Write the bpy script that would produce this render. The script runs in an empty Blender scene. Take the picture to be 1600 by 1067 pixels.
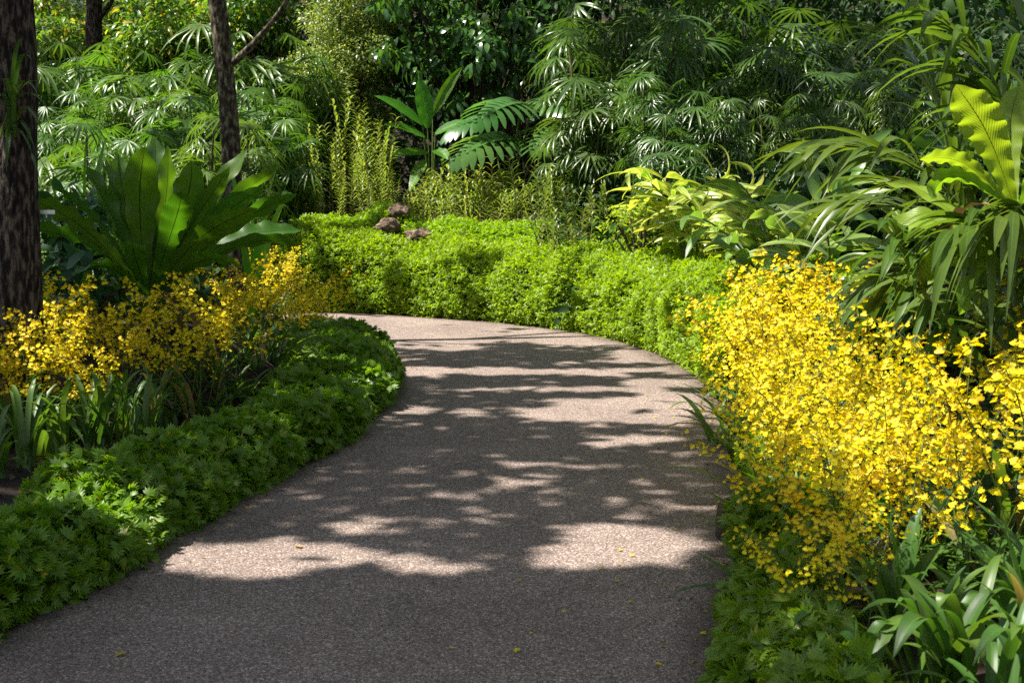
import bpy, math
import numpy as np
from mathutils import Vector, noise

# ------------------------------------------------------------------ scene, camera, sky, sun
S = bpy.context.scene
COL = S.collection
PI = math.pi
F, HZ, CH = 2222.2, 290.0, 1.6            # focal length and horizon row in photo pixels, eye height
PITCH = math.atan((533.5 - HZ) / F)
cam = bpy.data.cameras.new('camera')
cam.lens = 50.0; cam.sensor_width = 36.0; cam.clip_start = 0.05; cam.clip_end = 2000
cam.dof.use_dof = True; cam.dof.focus_distance = 10.0; cam.dof.aperture_fstop = 8.0
cam_o = bpy.data.objects.new('camera', cam); COL.objects.link(cam_o)
cam_o.location = (0, 0, CH); cam_o.rotation_euler = (PI / 2 - PITCH, 0, 0)
S.camera = cam_o

SUN = np.array([-0.48, -0.06, 0.87]); SUN /= np.linalg.norm(SUN)   # direction towards the sun
world = bpy.data.worlds.new('World'); S.world = world; world.use_nodes = True
wn = world.node_tree.nodes; wl = world.node_tree.links
bg = wn['Background']
sky = wn.new('ShaderNodeTexSky'); sky.sky_type = 'NISHITA'; sky.sun_disc = False
sky.sun_elevation = math.asin(SUN[2]); sky.sun_rotation = math.atan2(SUN[0], SUN[1])
sat = wn.new('ShaderNodeHueSaturation'); sat.inputs['Saturation'].default_value = .55     # thin tropical cloud: a paler sky
wl.new(sky.outputs[0], sat.inputs['Color']); wl.new(sat.outputs[0], bg.inputs[0]); bg.inputs[1].default_value = 0.08
sl = bpy.data.lights.new('sun', 'SUN'); sl.energy = 5.0; sl.angle = math.radians(0.6); sl.color = (1, 0.935, 0.85)
so = bpy.data.objects.new('sun', sl); COL.objects.link(so); so.location = (-10, 6, 20)
so.rotation_euler = Vector(SUN).to_track_quat('Z', 'Y').to_euler()
S.view_settings.view_transform = 'Standard'; S.view_settings.look = 'None'
S.view_settings.exposure = 1.42; S.view_settings.gamma = 1.0
S.render.engine = 'CYCLES'
cy = S.cycles
cy.max_bounces = 6; cy.diffuse_bounces = 3; cy.glossy_bounces = 2; cy.transmission_bounces = 4; cy.transparent_max_bounces = 4
cy.sample_clamp_indirect = 4.0; cy.use_denoising = False; cy.denoiser = 'OPENIMAGEDENOISE'; cy.denoising_input_passes = 'RGB_ALBEDO_NORMAL'; cy.denoising_prefilter = 'ACCURATE'

# ------------------------------------------------------------------ photo pixel -> world
RGT = np.array([1.0, 0, 0]); FWD = np.array([0, math.cos(PITCH), -math.sin(PITCH)]); UPV = np.array([0, math.sin(PITCH), math.cos(PITCH)])
def ray(px, py): return FWD + RGT * ((px - 800) / F) + UPV * ((533.5 - py) / F)
def G(px, py, z=0.0):
    d = ray(px, py); return np.array([0, 0, CH]) + d * ((z - CH) / d[2])
def P(px, py, Y):
    d = ray(px, py); return np.array([0, 0, CH]) + d * (Y / d[1])
def smooth(a, b, x):
    t = np.clip((np.asarray(x, float) - a) / (b - a), 0, 1); return t * t * (3 - 2 * t)
def nz(p, s=1.0, seed=0.0):
    return noise.noise(Vector((p[0] * s + seed, p[1] * s - seed * .7, (p[2] if len(p) > 2 else 0) * s + seed * 1.3)))

# ------------------------------------------------------------------ path edges and terrain
def spline(pts, n):
    pts = np.array(pts, float); out = []
    q = np.vstack([2 * pts[0] - pts[1], pts, 2 * pts[-1] - pts[-2]])
    for i in range(len(pts) - 1):
        a, b, c, d = q[i:i + 4]
        for t in np.linspace(0, 1, 24, endpoint=False):
            out.append(.5 * (2 * b + (c - a) * t + (2 * a - 5 * b + 4 * c - d) * t * t + (3 * b - a - 3 * c + d) * t ** 3))
    out.append(pts[-1]); out = np.array(out)
    L = np.r_[0, np.cumsum(np.linalg.norm(np.diff(out, axis=0), axis=1))]
    s = np.linspace(0, L[-1], n)
    return np.stack([np.interp(s, L, out[:, k]) for k in range(out.shape[1])], 1)
g2 = lambda l: [tuple(G(*p)[:2]) for p in l]
INNER = spline([(-2.6, -8), (-2.5, 0), (-2.2, 3.4)] + g2([(-10, 985), (130, 925), (240, 855), (405, 760), (540, 678), (598, 620), (606, 582)])
               + [(-1.32, 13.2), (-1.85, 14.1), (-2.8, 14.8), (-4.5, 15.3), (-9, 15.7)], 400)
OUTER = spline([(0.62, -8), (0.62, 0), (0.64, 3.5)] + g2([(1130, 1060), (1132, 960), (1160, 860), (1160, 760), (1142, 690), (1128, 640), (1090, 588), (1000, 543), (900, 519), (780, 504), (640, 494), (545, 489)])
               + [(-4.5, 18.1), (-9, 18.4)], 400)
def sdist(x, y, edge):
    """distance to an edge line and side (+ = right of its direction)"""
    p = np.stack([np.ravel(x), np.ravel(y)], 1); D = np.empty(len(p)); Sg = np.empty(len(p))
    tan = np.gradient(edge, axis=0)
    for i in range(0, len(p), 4000):
        d = p[i:i + 4000, None, :] - edge[None]
        k = np.argmin((d ** 2).sum(2), 1); r = np.arange(len(k)); v = d[r, k]
        D[i:i + 4000] = np.linalg.norm(v, axis=1); t = tan[k]
        Sg[i:i + 4000] = np.sign(t[:, 1] * v[:, 0] - t[:, 0] * v[:, 1])
    return (D * Sg).reshape(np.shape(x))
def tz(x, y):
    x = np.asarray(x, float); y = np.asarray(y, float)
    do = sdist(x, y, OUTER); di = -sdist(x, y, INNER)
    A = .15 + .80 * smooth(9.5, 14.5, y)
    zo = A * smooth(0, 1.5, do) + .045 * np.maximum(do - 1.5, 0)
    zi = .14 * smooth(0, 1.0, di) + .5 * np.exp(-((x + 2.5) ** 2 + (y - 10.2) ** 2) / .9) * smooth(.2, 1, di)
    z = np.where(do > 0, zo, np.where(di > 0, zi, -.03))
    far = np.hypot(x * .9, y - 6)
    z = z + .55 * np.clip(far - 27, 0, 22) * smooth(4, 16, y + .0 * x)
    return z
def TZ(x, y): return float(tz(np.array([x]), np.array([y]))[0])

# ------------------------------------------------------------------ mesh accumulator
def norm(a): return a / np.maximum(np.linalg.norm(a, axis=-1, keepdims=True), 1e-9)
class Acc:
    def __init__(s): s.v = []; s.f = []; s.uv = []; s.m = []; s.n = 0
    def add(s, V, Q, UV=None, mat=0):
        V = np.asarray(V, float); Q = np.asarray(Q, int)
        s.v.append(V); s.f.append(Q + s.n); s.uv.append(np.zeros((len(V), 2)) if UV is None else np.asarray(UV, float))
        s.m.append(np.full(len(Q), mat, int)); s.n += len(V); return s
    def scatter(s, T, pos, d, nrm, sc=1.0, mat=None):
        """copies of the template T = (V, Q, UV[, M]) at pos with +Y along d and +Z near nrm"""
        V, Q, UV = T[:3]; pos = np.asarray(pos, float); N = len(pos)
        if N == 0: return s
        d = norm(np.asarray(d, float)); x = norm(np.cross(d, nrm)); z = np.cross(x, d)
        sc = np.broadcast_to(np.asarray(sc, float).reshape(-1, 1, 1), (N, 1, 1))
        W = (V[None, :, 0:1] * x[:, None] + V[None, :, 1:2] * d[:, None] + V[None, :, 2:3] * z[:, None]) * sc + pos[:, None]
        k = len(V)
        Qs = (Q[None] + (np.arange(N) * k)[:, None, None]).reshape(-1, 4)
        s.v.append(W.reshape(-1, 3)); s.f.append(Qs + s.n); s.uv.append(np.tile(UV, (N, 1)))
        if len(T) > 3: s.m.append(np.tile(T[3], N))
        else: s.m.append(np.full(len(Qs), mat or 0, int))
        s.n += N * k; return s
    def build(s, name, mats, parent=None, smooth_=True):
        V = np.concatenate(s.v); Q = np.concatenate(s.f); UV = np.concatenate(s.uv); M = np.concatenate(s.m)
        me = bpy.data.meshes.new(name)
        me.vertices.add(len(V)); me.vertices.foreach_set('co', V.astype(np.float32).ravel())
        me.loops.add(Q.size); me.loops.foreach_set('vertex_index', Q.astype(np.int32).ravel())
        me.polygons.add(len(Q)); me.polygons.foreach_set('loop_start', (np.arange(len(Q)) * 4).astype(np.int32))
        me.polygons.foreach_set('material_index', M.astype(np.int32))
        if smooth_: me.polygons.foreach_set('use_smooth', np.ones(len(Q), bool))
        uvl = me.uv_layers.new(name='UVMap'); uvl.data.foreach_set('uv', UV[Q.ravel()].astype(np.float32).ravel())
        for m in (mats if isinstance(mats, (list, tuple)) else [mats]): me.materials.append(m)
        me.update(calc_edges=True); me.validate()
        o = bpy.data.objects.new(name, me); COL.objects.link(o)
        if parent: o.parent = parent
        return o
def ribbon(pts, width, nrm, fold=.15, ncol=2, wave=0, wfreq=9, seed=0):
    """a leaf blade along pts; width(t) half width; nrm hint of the upper face"""
    pts = np.asarray(pts, float); n = len(pts); t = np.linspace(0, 1, n)
    T = norm(np.gradient(pts, axis=0)); nr = np.broadcast_to(np.asarray(nrm, float), (n, 3))
    X = norm(np.cross(T, nr)); Z = np.cross(X, T)
    u = np.linspace(-1, 1, ncol + 1); w = np.array([width(a) for a in t])
    wv = wave * np.sin(t[:, None] * wfreq * 2 * PI + seed + np.sign(u)[None] * .9) * np.abs(u)[None] ** 1.5 * w[:, None]
    V = pts[:, None] + X[:, None] * (u[None, :, None] * w[:, None, None]) + Z[:, None] * ((fold * np.abs(u)[None] * w[:, None] + wv)[..., None])
    UV = np.stack(np.broadcast_arrays((u[None] + 1) / 2, t[:, None]), 2)
    i, j = np.meshgrid(np.arange(n - 1), np.arange(ncol), indexing='ij'); a = (i * (ncol + 1) + j).ravel()
    return V.reshape(-1, 3), np.stack([a, a + 1, a + ncol + 2, a + ncol + 1], 1), UV.reshape(-1, 2)
def prof(kind):
    return {'lance': lambda t: max(.02, (math.sin(PI * min(1, t ** .75))) ** .9 if t > 0 else .05),
            'strap': lambda t: max(.03, min(1, .45 + t * 3) * (1 - max(0, (t - .55) / .45) ** 2)),
            'paddle': lambda t: max(.03, (min(1, .12 + t * 1.35)) * (1 - max(0, (t - .72) / .28) ** 2.4) ** .9),
            'oval': lambda t: max(.03, math.sin(PI * (.03 + .97 * t) ** .85) ** .75),
            'heart': lambda t: max(.03, (1 - t) ** .55 * min(1, .75 + 2 * t))}[kind]
def blade(L, W, nl=4, droop=.6, kind='lance', fold=.2, ncol=2, wave=0, pow_=1.0):
    t = np.linspace(0, 1, nl + 1); ang = -droop * t ** pow_
    dy = np.cos(ang); dz = np.sin(ang)
    y = np.r_[0, np.cumsum((dy[1:] + dy[:-1]) / 2)] * L / nl; z = np.r_[0, np.cumsum((dz[1:] + dz[:-1]) / 2)] * L / nl
    pts = np.stack([y * 0, y, z], 1); nr = np.stack([y * 0, -dz, dy], 1); pf = prof(kind)
    return ribbon(pts, lambda a: pf(a) * W / 2, nr, fold, ncol, wave)
def bez(a, b, c, n):
    t = np.linspace(0, 1, n)[:, None]; a, b, c = (np.asarray(k, float) for k in (a, b, c))
    return a * (1 - t) ** 2 + 2 * b * t * (1 - t) + c * t * t
def tube(pts, r, ns=6, seed=0, rough=0):
    pts = np.asarray(pts, float); n = len(pts); r = np.broadcast_to(np.asarray(r, float), (n,)) if np.ndim(r) else np.full(n, r)
    T = norm(np.gradient(pts, axis=0)); ref = np.array([0.31, .95, 0.02]) if abs(T[0][2]) > .6 else np.array([0, 0, 1.0])
    X = norm(np.cross(T, ref)); Z = np.cross(X, T); a = np.arange(ns) * 2 * PI / ns
    R = r[:, None] * np.ones((1, ns))
    if rough:
        rg = np.random.default_rng(seed); R = R * (1 + rough * (rg.random((n, ns)) - .5))
    V = pts[:, None] + X[:, None] * (np.cos(a)[None, :, None] * R[..., None]) + Z[:, None] * (np.sin(a)[None, :, None] * R[..., None])
    i, j = np.meshgrid(np.arange(n - 1), np.arange(ns), indexing='ij'); i = i.ravel(); j = j.ravel(); k = (j + 1) % ns
    Q = np.stack([i * ns + j, i * ns + k, (i + 1) * ns + k, (i + 1) * ns + j], 1)
    L = np.r_[0, np.cumsum(np.linalg.norm(np.diff(pts, axis=0), axis=1))]
    UV = np.stack(np.broadcast_arrays(np.arange(ns)[None] / ns, L[:, None]), 2).reshape(-1, 2)
    return V.reshape(-1, 3), Q, UV
def merge(*Ts):
    V = []; Q = []; UV = []; n = 0
    for T in Ts: V.append(T[0]); Q.append(T[1] + n); UV.append(T[2]); n += len(T[0])
    return np.concatenate(V), np.concatenate(Q), np.concatenate(UV)
def xf(T, rot=None, off=(0, 0, 0), sc=1):
    V = T[0] * sc
    if rot is not None: V = V @ np.asarray(rot).T
    return V + np.asarray(off), T[1], T[2]
def rz(a): c, s = math.cos(a), math.sin(a); return np.array([[c, -s, 0], [s, c, 0], [0, 0, 1.0]])
def rx(a): c, s = math.cos(a), math.sin(a); return np.array([[1, 0, 0], [0, c, -s], [0, s, c.real]])
def sph(rg, n):
    v = norm(rg.normal(size=(n, 3))); return v

# ------------------------------------------------------------------ materials
def mat(name):
    m = bpy.data.materials.new(name); m.use_nodes = True; nt = m.node_tree; nt.nodes.clear(); return m, nt.nodes, nt.links
def leaf_mat(name, a, b, trans=.45, tcol=None, rough=.38, rib=None, ribw=.05, stripe=None, vein=0, veinf=30, spec=.5, old=None):
    """leaf: two greens chosen per leaf, pale or dark midrib, light shining through"""
    m, N, L = mat(name)
    out = N.new('ShaderNodeOutputMaterial'); mix = N.new('ShaderNodeMixShader'); pr = N.new('ShaderNodeBsdfPrincipled'); tr = N.new('ShaderNodeBsdfTranslucent')
    geo = N.new('ShaderNodeNewGeometry'); uv = N.new('ShaderNodeUVMap'); uv.uv_map = 'UVMap'; oi = N.new('ShaderNodeObjectInfo')
    sx = N.new('ShaderNodeSeparateXYZ'); L.new(uv.outputs[0], sx.inputs[0])
    mc = N.new('ShaderNodeMix'); mc.data_type = 'RGBA'; mc.inputs[6].default_value = (*a, 1); mc.inputs[7].default_value = (*b, 1)
    ra = N.new('ShaderNodeMath'); ra.operation = 'ADD'; L.new(geo.outputs['Random Per Island'], ra.inputs[0]); L.new(oi.outputs['Random'], ra.inputs[1])
    rf = N.new('ShaderNodeMath'); rf.operation = 'FRACT'; L.new(ra.outputs[0], rf.inputs[0])
    L.new(rf.outputs[0], mc.inputs[0]); cur = mc.outputs[2]
    if old:     # a few yellowing or brown leaves
        cmp = N.new('ShaderNodeMath'); cmp.operation = 'GREATER_THAN'; cmp.inputs[1].default_value = 1 - old[1]
        fr = N.new('ShaderNodeMath'); fr.operation = 'FRACT'; mu = N.new('ShaderNodeMath'); mu.operation = 'MULTIPLY'; mu.inputs[1].default_value = 37.7
        L.new(rf.outputs[0], mu.inputs[0]); L.new(mu.outputs[0], fr.inputs[0]); L.new(fr.outputs[0], cmp.inputs[0])
        mo = N.new('ShaderNodeMix'); mo.data_type = 'RGBA'; mo.inputs[7].default_value = (*old[0], 1)
        L.new(cmp.outputs[0], mo.inputs[0]); L.new(cur, mo.inputs[6]); cur = mo.outputs[2]
    ab = N.new('ShaderNodeMath'); ab.operation = 'SUBTRACT'; ab.inputs[1].default_value = .5; L.new(sx.outputs[0], ab.inputs[0])
    a2 = N.new('ShaderNodeMath'); a2.operation = 'ABSOLUTE'; L.new(ab.outputs[0], a2.inputs[0])
    if stripe:  # cream or yellow streaks running out from the midrib
        cb = N.new('ShaderNodeCombineXYZ'); m1 = N.new('ShaderNodeMath'); m1.operation = 'MULTIPLY_ADD'; m1.inputs[1].default_value = 1.6
        L.new(a2.outputs[0], m1.inputs[0]); L.new(sx.outputs[1], m1.inputs[2])
        m2 = N.new('ShaderNodeMath'); m2.operation = 'SUBTRACT'; L.new(sx.outputs[1], m2.inputs[0]); L.new(a2.outputs[0], m2.inputs[1])
        L.new(m2.outputs[0], cb.inputs[0]); L.new(a2.outputs[0], cb.inputs[1]); L.new(rf.outputs[0], cb.inputs[2])
        mp = N.new('ShaderNodeMapping'); mp.inputs['Scale'].default_value = stripe[2]; L.new(cb.outputs[0], mp.inputs[0])
        no = N.new('ShaderNodeTexNoise'); no.inputs['Scale'].default_value = 1; no.inputs['Detail'].default_value = 2; L.new(mp.outputs[0], no.inputs['Vector'])
        rp = N.new('ShaderNodeValToRGB'); rp.color_ramp.elements[0].position = stripe[1] - .04; rp.color_ramp.elements[1].position = stripe[1] + .06
        L.new(no.outputs[0], rp.inputs[0])
        ms = N.new('ShaderNodeMix'); ms.data_type = 'RGBA'; ms.inputs[7].default_value = (*stripe[0], 1)
        L.new(rp.outputs[0], ms.inputs[0]); L.new(cur, ms.inputs[6]); cur = ms.outputs[2]
    if rib:
        lt = N.new('ShaderNodeMath'); lt.operation = 'LESS_THAN'; lt.inputs[1].default_value = ribw; L.new(a2.outputs[0], lt.inputs[0])
        mr = N.new('ShaderNodeMix'); mr.data_type = 'RGBA'; mr.inputs[7].default_value = (*rib, 1); L.new(lt.outputs[0], mr.inputs[0]); L.new(cur, mr.inputs[6]); cur = mr.outputs[2]
    ns = N.new('ShaderNodeTexNoise'); ns.inputs['Scale'].default_value = 14; ns.inputs['Detail'].default_value = 3
    gt = N.new('ShaderNodeTexCoord'); L.new(gt.outputs['Object'], ns.inputs['Vector'])
    hv = N.new('ShaderNodeHueSaturation'); L.new(cur, hv.inputs['Color'])
    v1 = N.new('ShaderNodeMapRange'); v1.inputs['To Min'].default_value = .72; v1.inputs['To Max'].default_value = 1.28; L.new(ns.outputs[0], v1.inputs[0]); L.new(v1.outputs[0], hv.inputs['Value'])
    h1 = N.new('ShaderNodeMapRange'); h1.inputs['To Min'].default_value = .485; h1.inputs['To Max'].default_value = .515; L.new(oi.outputs['Random'], h1.inputs[0]); L.new(h1.outputs[0], hv.inputs['Hue'])
    L.new(hv.outputs[0], pr.inputs['Base Color']); pr.inputs['Roughness'].default_value = rough; pr.inputs['Specular IOR Level'].default_value = spec
    tm = N.new('ShaderNodeMix'); tm.data_type = 'RGBA'; tm.blend_type = 'MULTIPLY'; tm.inputs[0].default_value = 1.0
    tc = tcol or (2.1, 2.0, .75)
    L.new(hv.outputs[0], tm.inputs[6]); tm.inputs[7].default_value = (*tc, 1); L.new(tm.outputs[2], tr.inputs['Color'])
    if vein:
        cv = N.new('ShaderNodeMath'); cv.operation = 'MULTIPLY_ADD'; cv.inputs[1].default_value = -.55; L.new(a2.outputs[0], cv.inputs[0]); L.new(sx.outputs[1], cv.inputs[2])
        f = N.new('ShaderNodeMath'); f.operation = 'MULTIPLY'; f.inputs[1].default_value = veinf; L.new(cv.outputs[0], f.inputs[0])
        sn = N.new('ShaderNodeMath'); sn.operation = 'SINE'; L.new(f.outputs[0], sn.inputs[0])
        bp = N.new('ShaderNodeBump'); bp.inputs['Strength'].default_value = vein; bp.inputs['Distance'].default_value = .01; L.new(sn.outputs[0], bp.inputs['Height'])
        L.new(bp.outputs[0], pr.inputs['Normal']); L.new(bp.outputs[0], tr.inputs['Normal'])
    mix.inputs[0].default_value = trans; L.new(pr.outputs[0], mix.inputs[1]); L.new(tr.outputs[0], mix.inputs[2]); L.new(mix.outputs[0], out.inputs[0])
    return m
def solid_mat(name, stops, scale=8, detail=6, rough=.9, bump=.3, bscale=30, dist=.02, stretch=(1, 1, 1), tex='noise'):
    m, N, L = mat(name)
    out = N.new('ShaderNodeOutputMaterial'); pr = N.new('ShaderNodeBsdfPrincipled'); tc = N.new('ShaderNodeTexCoord'); mp = N.new('ShaderNodeMapping')
    mp.inputs['Scale'].default_value = stretch; L.new(tc.outputs['Object'], mp.inputs[0])
    n1 = N.new('ShaderNodeTexNoise'); n1.inputs['Scale'].default_value = scale; n1.inputs['Detail'].default_value = detail; L.new(mp.outputs[0], n1.inputs['Vector'])
    rp = N.new('ShaderNodeValToRGB'); els = rp.color_ramp.elements
    while len(els) < len(stops): els.new(.5)
    for e, (p, c) in zip(els, stops): e.position = p; e.color = (*c, 1)
    L.new(n1.outputs[0], rp.inputs[0]); L.new(rp.outputs[0], pr.inputs['Base Color'])
    n2 = N.new('ShaderNodeTexNoise'); n2.inputs['Scale'].default_value = bscale; n2.inputs['Detail'].default_value = 5; L.new(mp.outputs[0], n2.inputs['Vector'])
    bp = N.new('ShaderNodeBump'); bp.inputs['Strength'].default_value = bump; bp.inputs['Distance'].default_value = dist; L.new(n2.outputs[0], bp.inputs['Height']); L.new(bp.outputs[0], pr.inputs['Normal'])
    pr.inputs['Roughness'].default_value = rough; pr.inputs['Specular IOR Level'].default_value = .25
    L.new(pr.outputs[0], out.inputs[0]); return m
def path_mat():
    m, N, L = mat('exposed_aggregate')
    out = N.new('ShaderNodeOutputMaterial'); pr = N.new('ShaderNodeBsdfPrincipled'); tc = N.new('ShaderNodeTexCoord')
    vo = N.new('ShaderNodeTexVoronoi'); vo.inputs['Scale'].default_value = 150; L.new(tc.outputs['Object'], vo.inputs['Vector'])
    sx = N.new('ShaderNodeSeparateColor'); L.new(vo.outputs['Color'], sx.inputs[0])
    rp = N.new('ShaderNodeValToRGB'); e = rp.color_ramp.elements
    e[0].position = 0; e[0].color = (.085, .066, .058, 1); e[1].position = 1; e[1].color = (.52, .42, .375, 1)
    for p, c in ((.35, (.155, .118, .098)), (.6, (.21, .164, .14)), (.85, (.275, .215, .182))): k = e.new(p); k.color = (*c, 1)
    L.new(sx.outputs[0], rp.inputs[0])
    n1 = N.new('ShaderNodeTexNoise'); n1.inputs['Scale'].default_value = 1.1; n1.inputs['Detail'].default_value = 9; n1.inputs['Roughness'].default_value = .72; L.new(tc.outputs['Object'], n1.inputs['Vector'])
    mr = N.new('ShaderNodeMapRange'); mr.inputs['From Min'].default_value = .3; mr.inputs['From Max'].default_value = .7; mr.inputs['To Min'].default_value = .72; mr.inputs['To Max'].default_value = 1.18; L.new(n1.outputs[0], mr.inputs[0])
    hv = N.new('ShaderNodeHueSaturation'); L.new(rp.outputs[0], hv.inputs['Color']); L.new(mr.outputs[0], hv.inputs['Value']); uv = N.new('ShaderNodeUVMap'); uv.uv_map = 'UVMap'; su = N.new('ShaderNodeSeparateXYZ'); L.new(uv.outputs[0], su.inputs[0])   # soil washed onto the margins
    pp = N.new('ShaderNodeMath'); pp.operation = 'PINGPONG'; pp.inputs[1].default_value = .5; L.new(su.outputs[0], pp.inputs[0])
    n2 = N.new('ShaderNodeTexNoise'); n2.inputs['Scale'].default_value = 5; n2.inputs['Detail'].default_value = 6; L.new(tc.outputs['Object'], n2.inputs['Vector'])
    ad = N.new('ShaderNodeMath'); ad.operation = 'MULTIPLY_ADD'; ad.inputs[1].default_value = -.10; L.new(n2.outputs[0], ad.inputs[0]); L.new(pp.outputs[0], ad.inputs[2])
    m2 = N.new('ShaderNodeMapRange'); m2.inputs['From Min'].default_value = -.05; m2.inputs['From Max'].default_value = .03; m2.inputs['To Min'].default_value = .75; m2.inputs['To Max'].default_value = 0; L.new(ad.outputs[0], m2.inputs[0])
    md = N.new('ShaderNodeMix'); md.data_type = 'RGBA'; md.inputs[7].default_value = (.05, .036, .026, 1); L.new(m2.outputs[0], md.inputs[0]); L.new(hv.outputs[0], md.inputs[6]); L.new(md.outputs[2], pr.inputs['Base Color'])
    bp = N.new('ShaderNodeBump'); bp.inputs['Strength'].default_value = .55; bp.inputs['Distance'].default_value = .006; L.new(vo.outputs['Distance'], bp.inputs['Height']); bp.invert = True
    L.new(bp.outputs[0], pr.inputs['Normal']); pr.inputs['Roughness'].default_value = .8; pr.inputs['Specular IOR Level'].default_value = .3
    L.new(pr.outputs[0], out.inputs[0]); return m

M = {}
M['path'] = path_mat()
M['soil'] = solid_mat('garden_soil', [(.3, (.010, .007, .005)), (.55, (.025, .016, .011)), (.75, (.05, .032, .02))], 9, 8, .95, .8, 25, .04)
M['bark'] = solid_mat('rough_bark', [(.40, (.006, .004, .003)), (.5, (.028, .02, .014)), (.60, (.10, .078, .058))], 40, 12, .95, 1.0, 45, .05, (1, 1, .3))
M['bark_pale'] = solid_mat('lichened_bark', [(.36, (.014, .010, .006)), (.5, (.05, .038, .024)), (.64, (.15, .15, .09))], 26, 12, .95, .9, 22, .02, (1, 1, .5))
M['rock'] = solid_mat('weathered_rock', [(.3, (.04, .028, .02)), (.48, (.13, .088, .062)), (.66, (.28, .205, .155))], 16, 10, .95, 1.0, 30, .08)
M['rock_shaded'] = solid_mat('shaded_stone', [(.3, (.02, .016, .012)), (.5, (.05, .04, .028)), (.75, (.11, .085, .06))], 10, 8, .9, .9, 18, .04)  # stone toned dark, the orchids' shade put into its colour
M['stem'] = solid_mat('green_stem', [(.3, (.05, .09, .012)), (.7, (.10, .15, .03))], 12, 3, .6, .1)
M['cane'] = solid_mat('cane_stem', [(.3, (.09, .10, .03)), (.7, (.22, .20, .07))], 12, 3, .6, .1)
M['twig'] = solid_mat('brown_twig', [(.3, (.03, .02, .012)), (.7, (.08, .06, .035))], 12, 4, .8, .3)
M['core'] = solid_mat('hedge_light_block', [(.3, (.006, .010, .003)), (.7, (.02, .035, .008))], 20, 5, 1, .8)  # dark colour of the light-blocking core added inside the hedges
M['tag'] = solid_mat('white_label', [(.3, (.75, .74, .72)), (.7, (.82, .81, .79))], 5, 2, .5, 0)
M['hedge'] = leaf_mat('hedge_leaf_bright', (.14, .275, .006), (.245, .385, .012), .5, (1.75, 1.65, .5), .5)
M['hedge_d'] = leaf_mat('hedge_leaf_green', (.07, .175, .008), (.145, .26, .012), .45, (1.8, 1.8, .6), .45, old=((.30, .28, .03), .025))
M['onc'] = leaf_mat('orchid_leaf', (.038, .10, .012), (.072, .145, .018), .35, None, .45, (.07, .14, .03), .03, old=((.22, .17, .07), .05))
M['fl'] = leaf_mat('yellow_petal', (.76, .61, .004), (.84, .73, .012), .45, (1.1, 1.14, .6), .5, spec=.3)
M['fl_b'] = leaf_mat('golden_brown_sepal', (.46, .29, .006), (.68, .52, .012), .35, (1.1, 1.0, .6), .5, spec=.3)
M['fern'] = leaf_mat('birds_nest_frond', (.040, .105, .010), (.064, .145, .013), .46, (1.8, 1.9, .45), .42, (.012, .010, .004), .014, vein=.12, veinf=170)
M['fern_backlit'] = leaf_mat('birds_nest_frond_backlit', (.13, .26, .02), (.20, .32, .03), .55, (1.9, 1.75, .5), .42, (.03, .04, .008), .012, vein=.18, veinf=170)  # paler copy of the frond green, backlight put into its colour
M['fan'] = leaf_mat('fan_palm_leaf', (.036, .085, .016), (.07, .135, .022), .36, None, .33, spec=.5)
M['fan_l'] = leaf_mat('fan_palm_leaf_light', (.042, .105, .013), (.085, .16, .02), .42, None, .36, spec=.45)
M['canel'] = leaf_mat('cane_orchid_leaf', (.15, .24, .03), (.30, .37, .06), .4, (1.6, 1.5, .7), .4)
M['caned'] = leaf_mat('cane_orchid_leaf_dark', (.07, .12, .02), (.14, .19, .035), .4, None, .4)
M['ginger'] = leaf_mat('variegated_ginger_leaf', (.09, .19, .015), (.17, .28, .025), .42, (1.7, 1.6, .7), .33, stripe=((.50, .52, .12), .50, (7, 1.2, 9)))
M['ginger_d'] = leaf_mat('broad_ginger_leaf', (.08, .16, .03), (.13, .22, .045), .4, None, .33, stripe=((.40, .46, .16), .60, (8, 1.2, 9)))
M['palm'] = leaf_mat('feather_palm_leaflet', (.042, .088, .012), (.085, .14, .018), .38, None, .36, (.10, .15, .04), .04, spec=.5)
M['pad'] = leaf_mat('paddle_leaf', (.06, .20, .012), (.10, .27, .018), .5, (1.8, 1.8, .4), .35, (.13, .24, .04), .02, vein=.3, veinf=120)
M['mon'] = leaf_mat('split_leaf', (.05, .135, .035), (.075, .175, .045), .35, None, .25, spec=.7)
M['broad'] = leaf_mat('broad_blue_green_leaf', (.025, .075, .025), (.04, .10, .032), .3, None, .5, spec=.3)
M['bush'] = leaf_mat('small_bush_leaf', (.09, .15, .03), (.18, .24, .05), .4, None, .35, old=((.30, .34, .09), .12))
M['hang'] = leaf_mat('hanging_tree_leaf', (.03, .095, .022), (.06, .15, .03), .35, None, .24, (.08, .15, .04), .04, spec=.7)
M['shrub'] = leaf_mat('shrub_leaf', (.07, .165, .02), (.14, .26, .03), .45, (1.8, 1.7, .5), .35, old=((.35, .30, .03), .10))
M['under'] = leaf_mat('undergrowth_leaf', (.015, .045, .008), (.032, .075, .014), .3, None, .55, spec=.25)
M['crown'] = leaf_mat('canopy_leaf', (.04, .11, .018), (.08, .16, .026), .3, (1.5, 1.5, .6), .4)
M['deadf'] = leaf_mat('withered_frond', (.10, .055, .022), (.17, .10, .04), .2, (1, 1, .8), .7)
M['dry'] = leaf_mat('fallen_leaf', (.35, .22, .04), (.50, .36, .05), .3, (1, 1, .8), .6)

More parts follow.
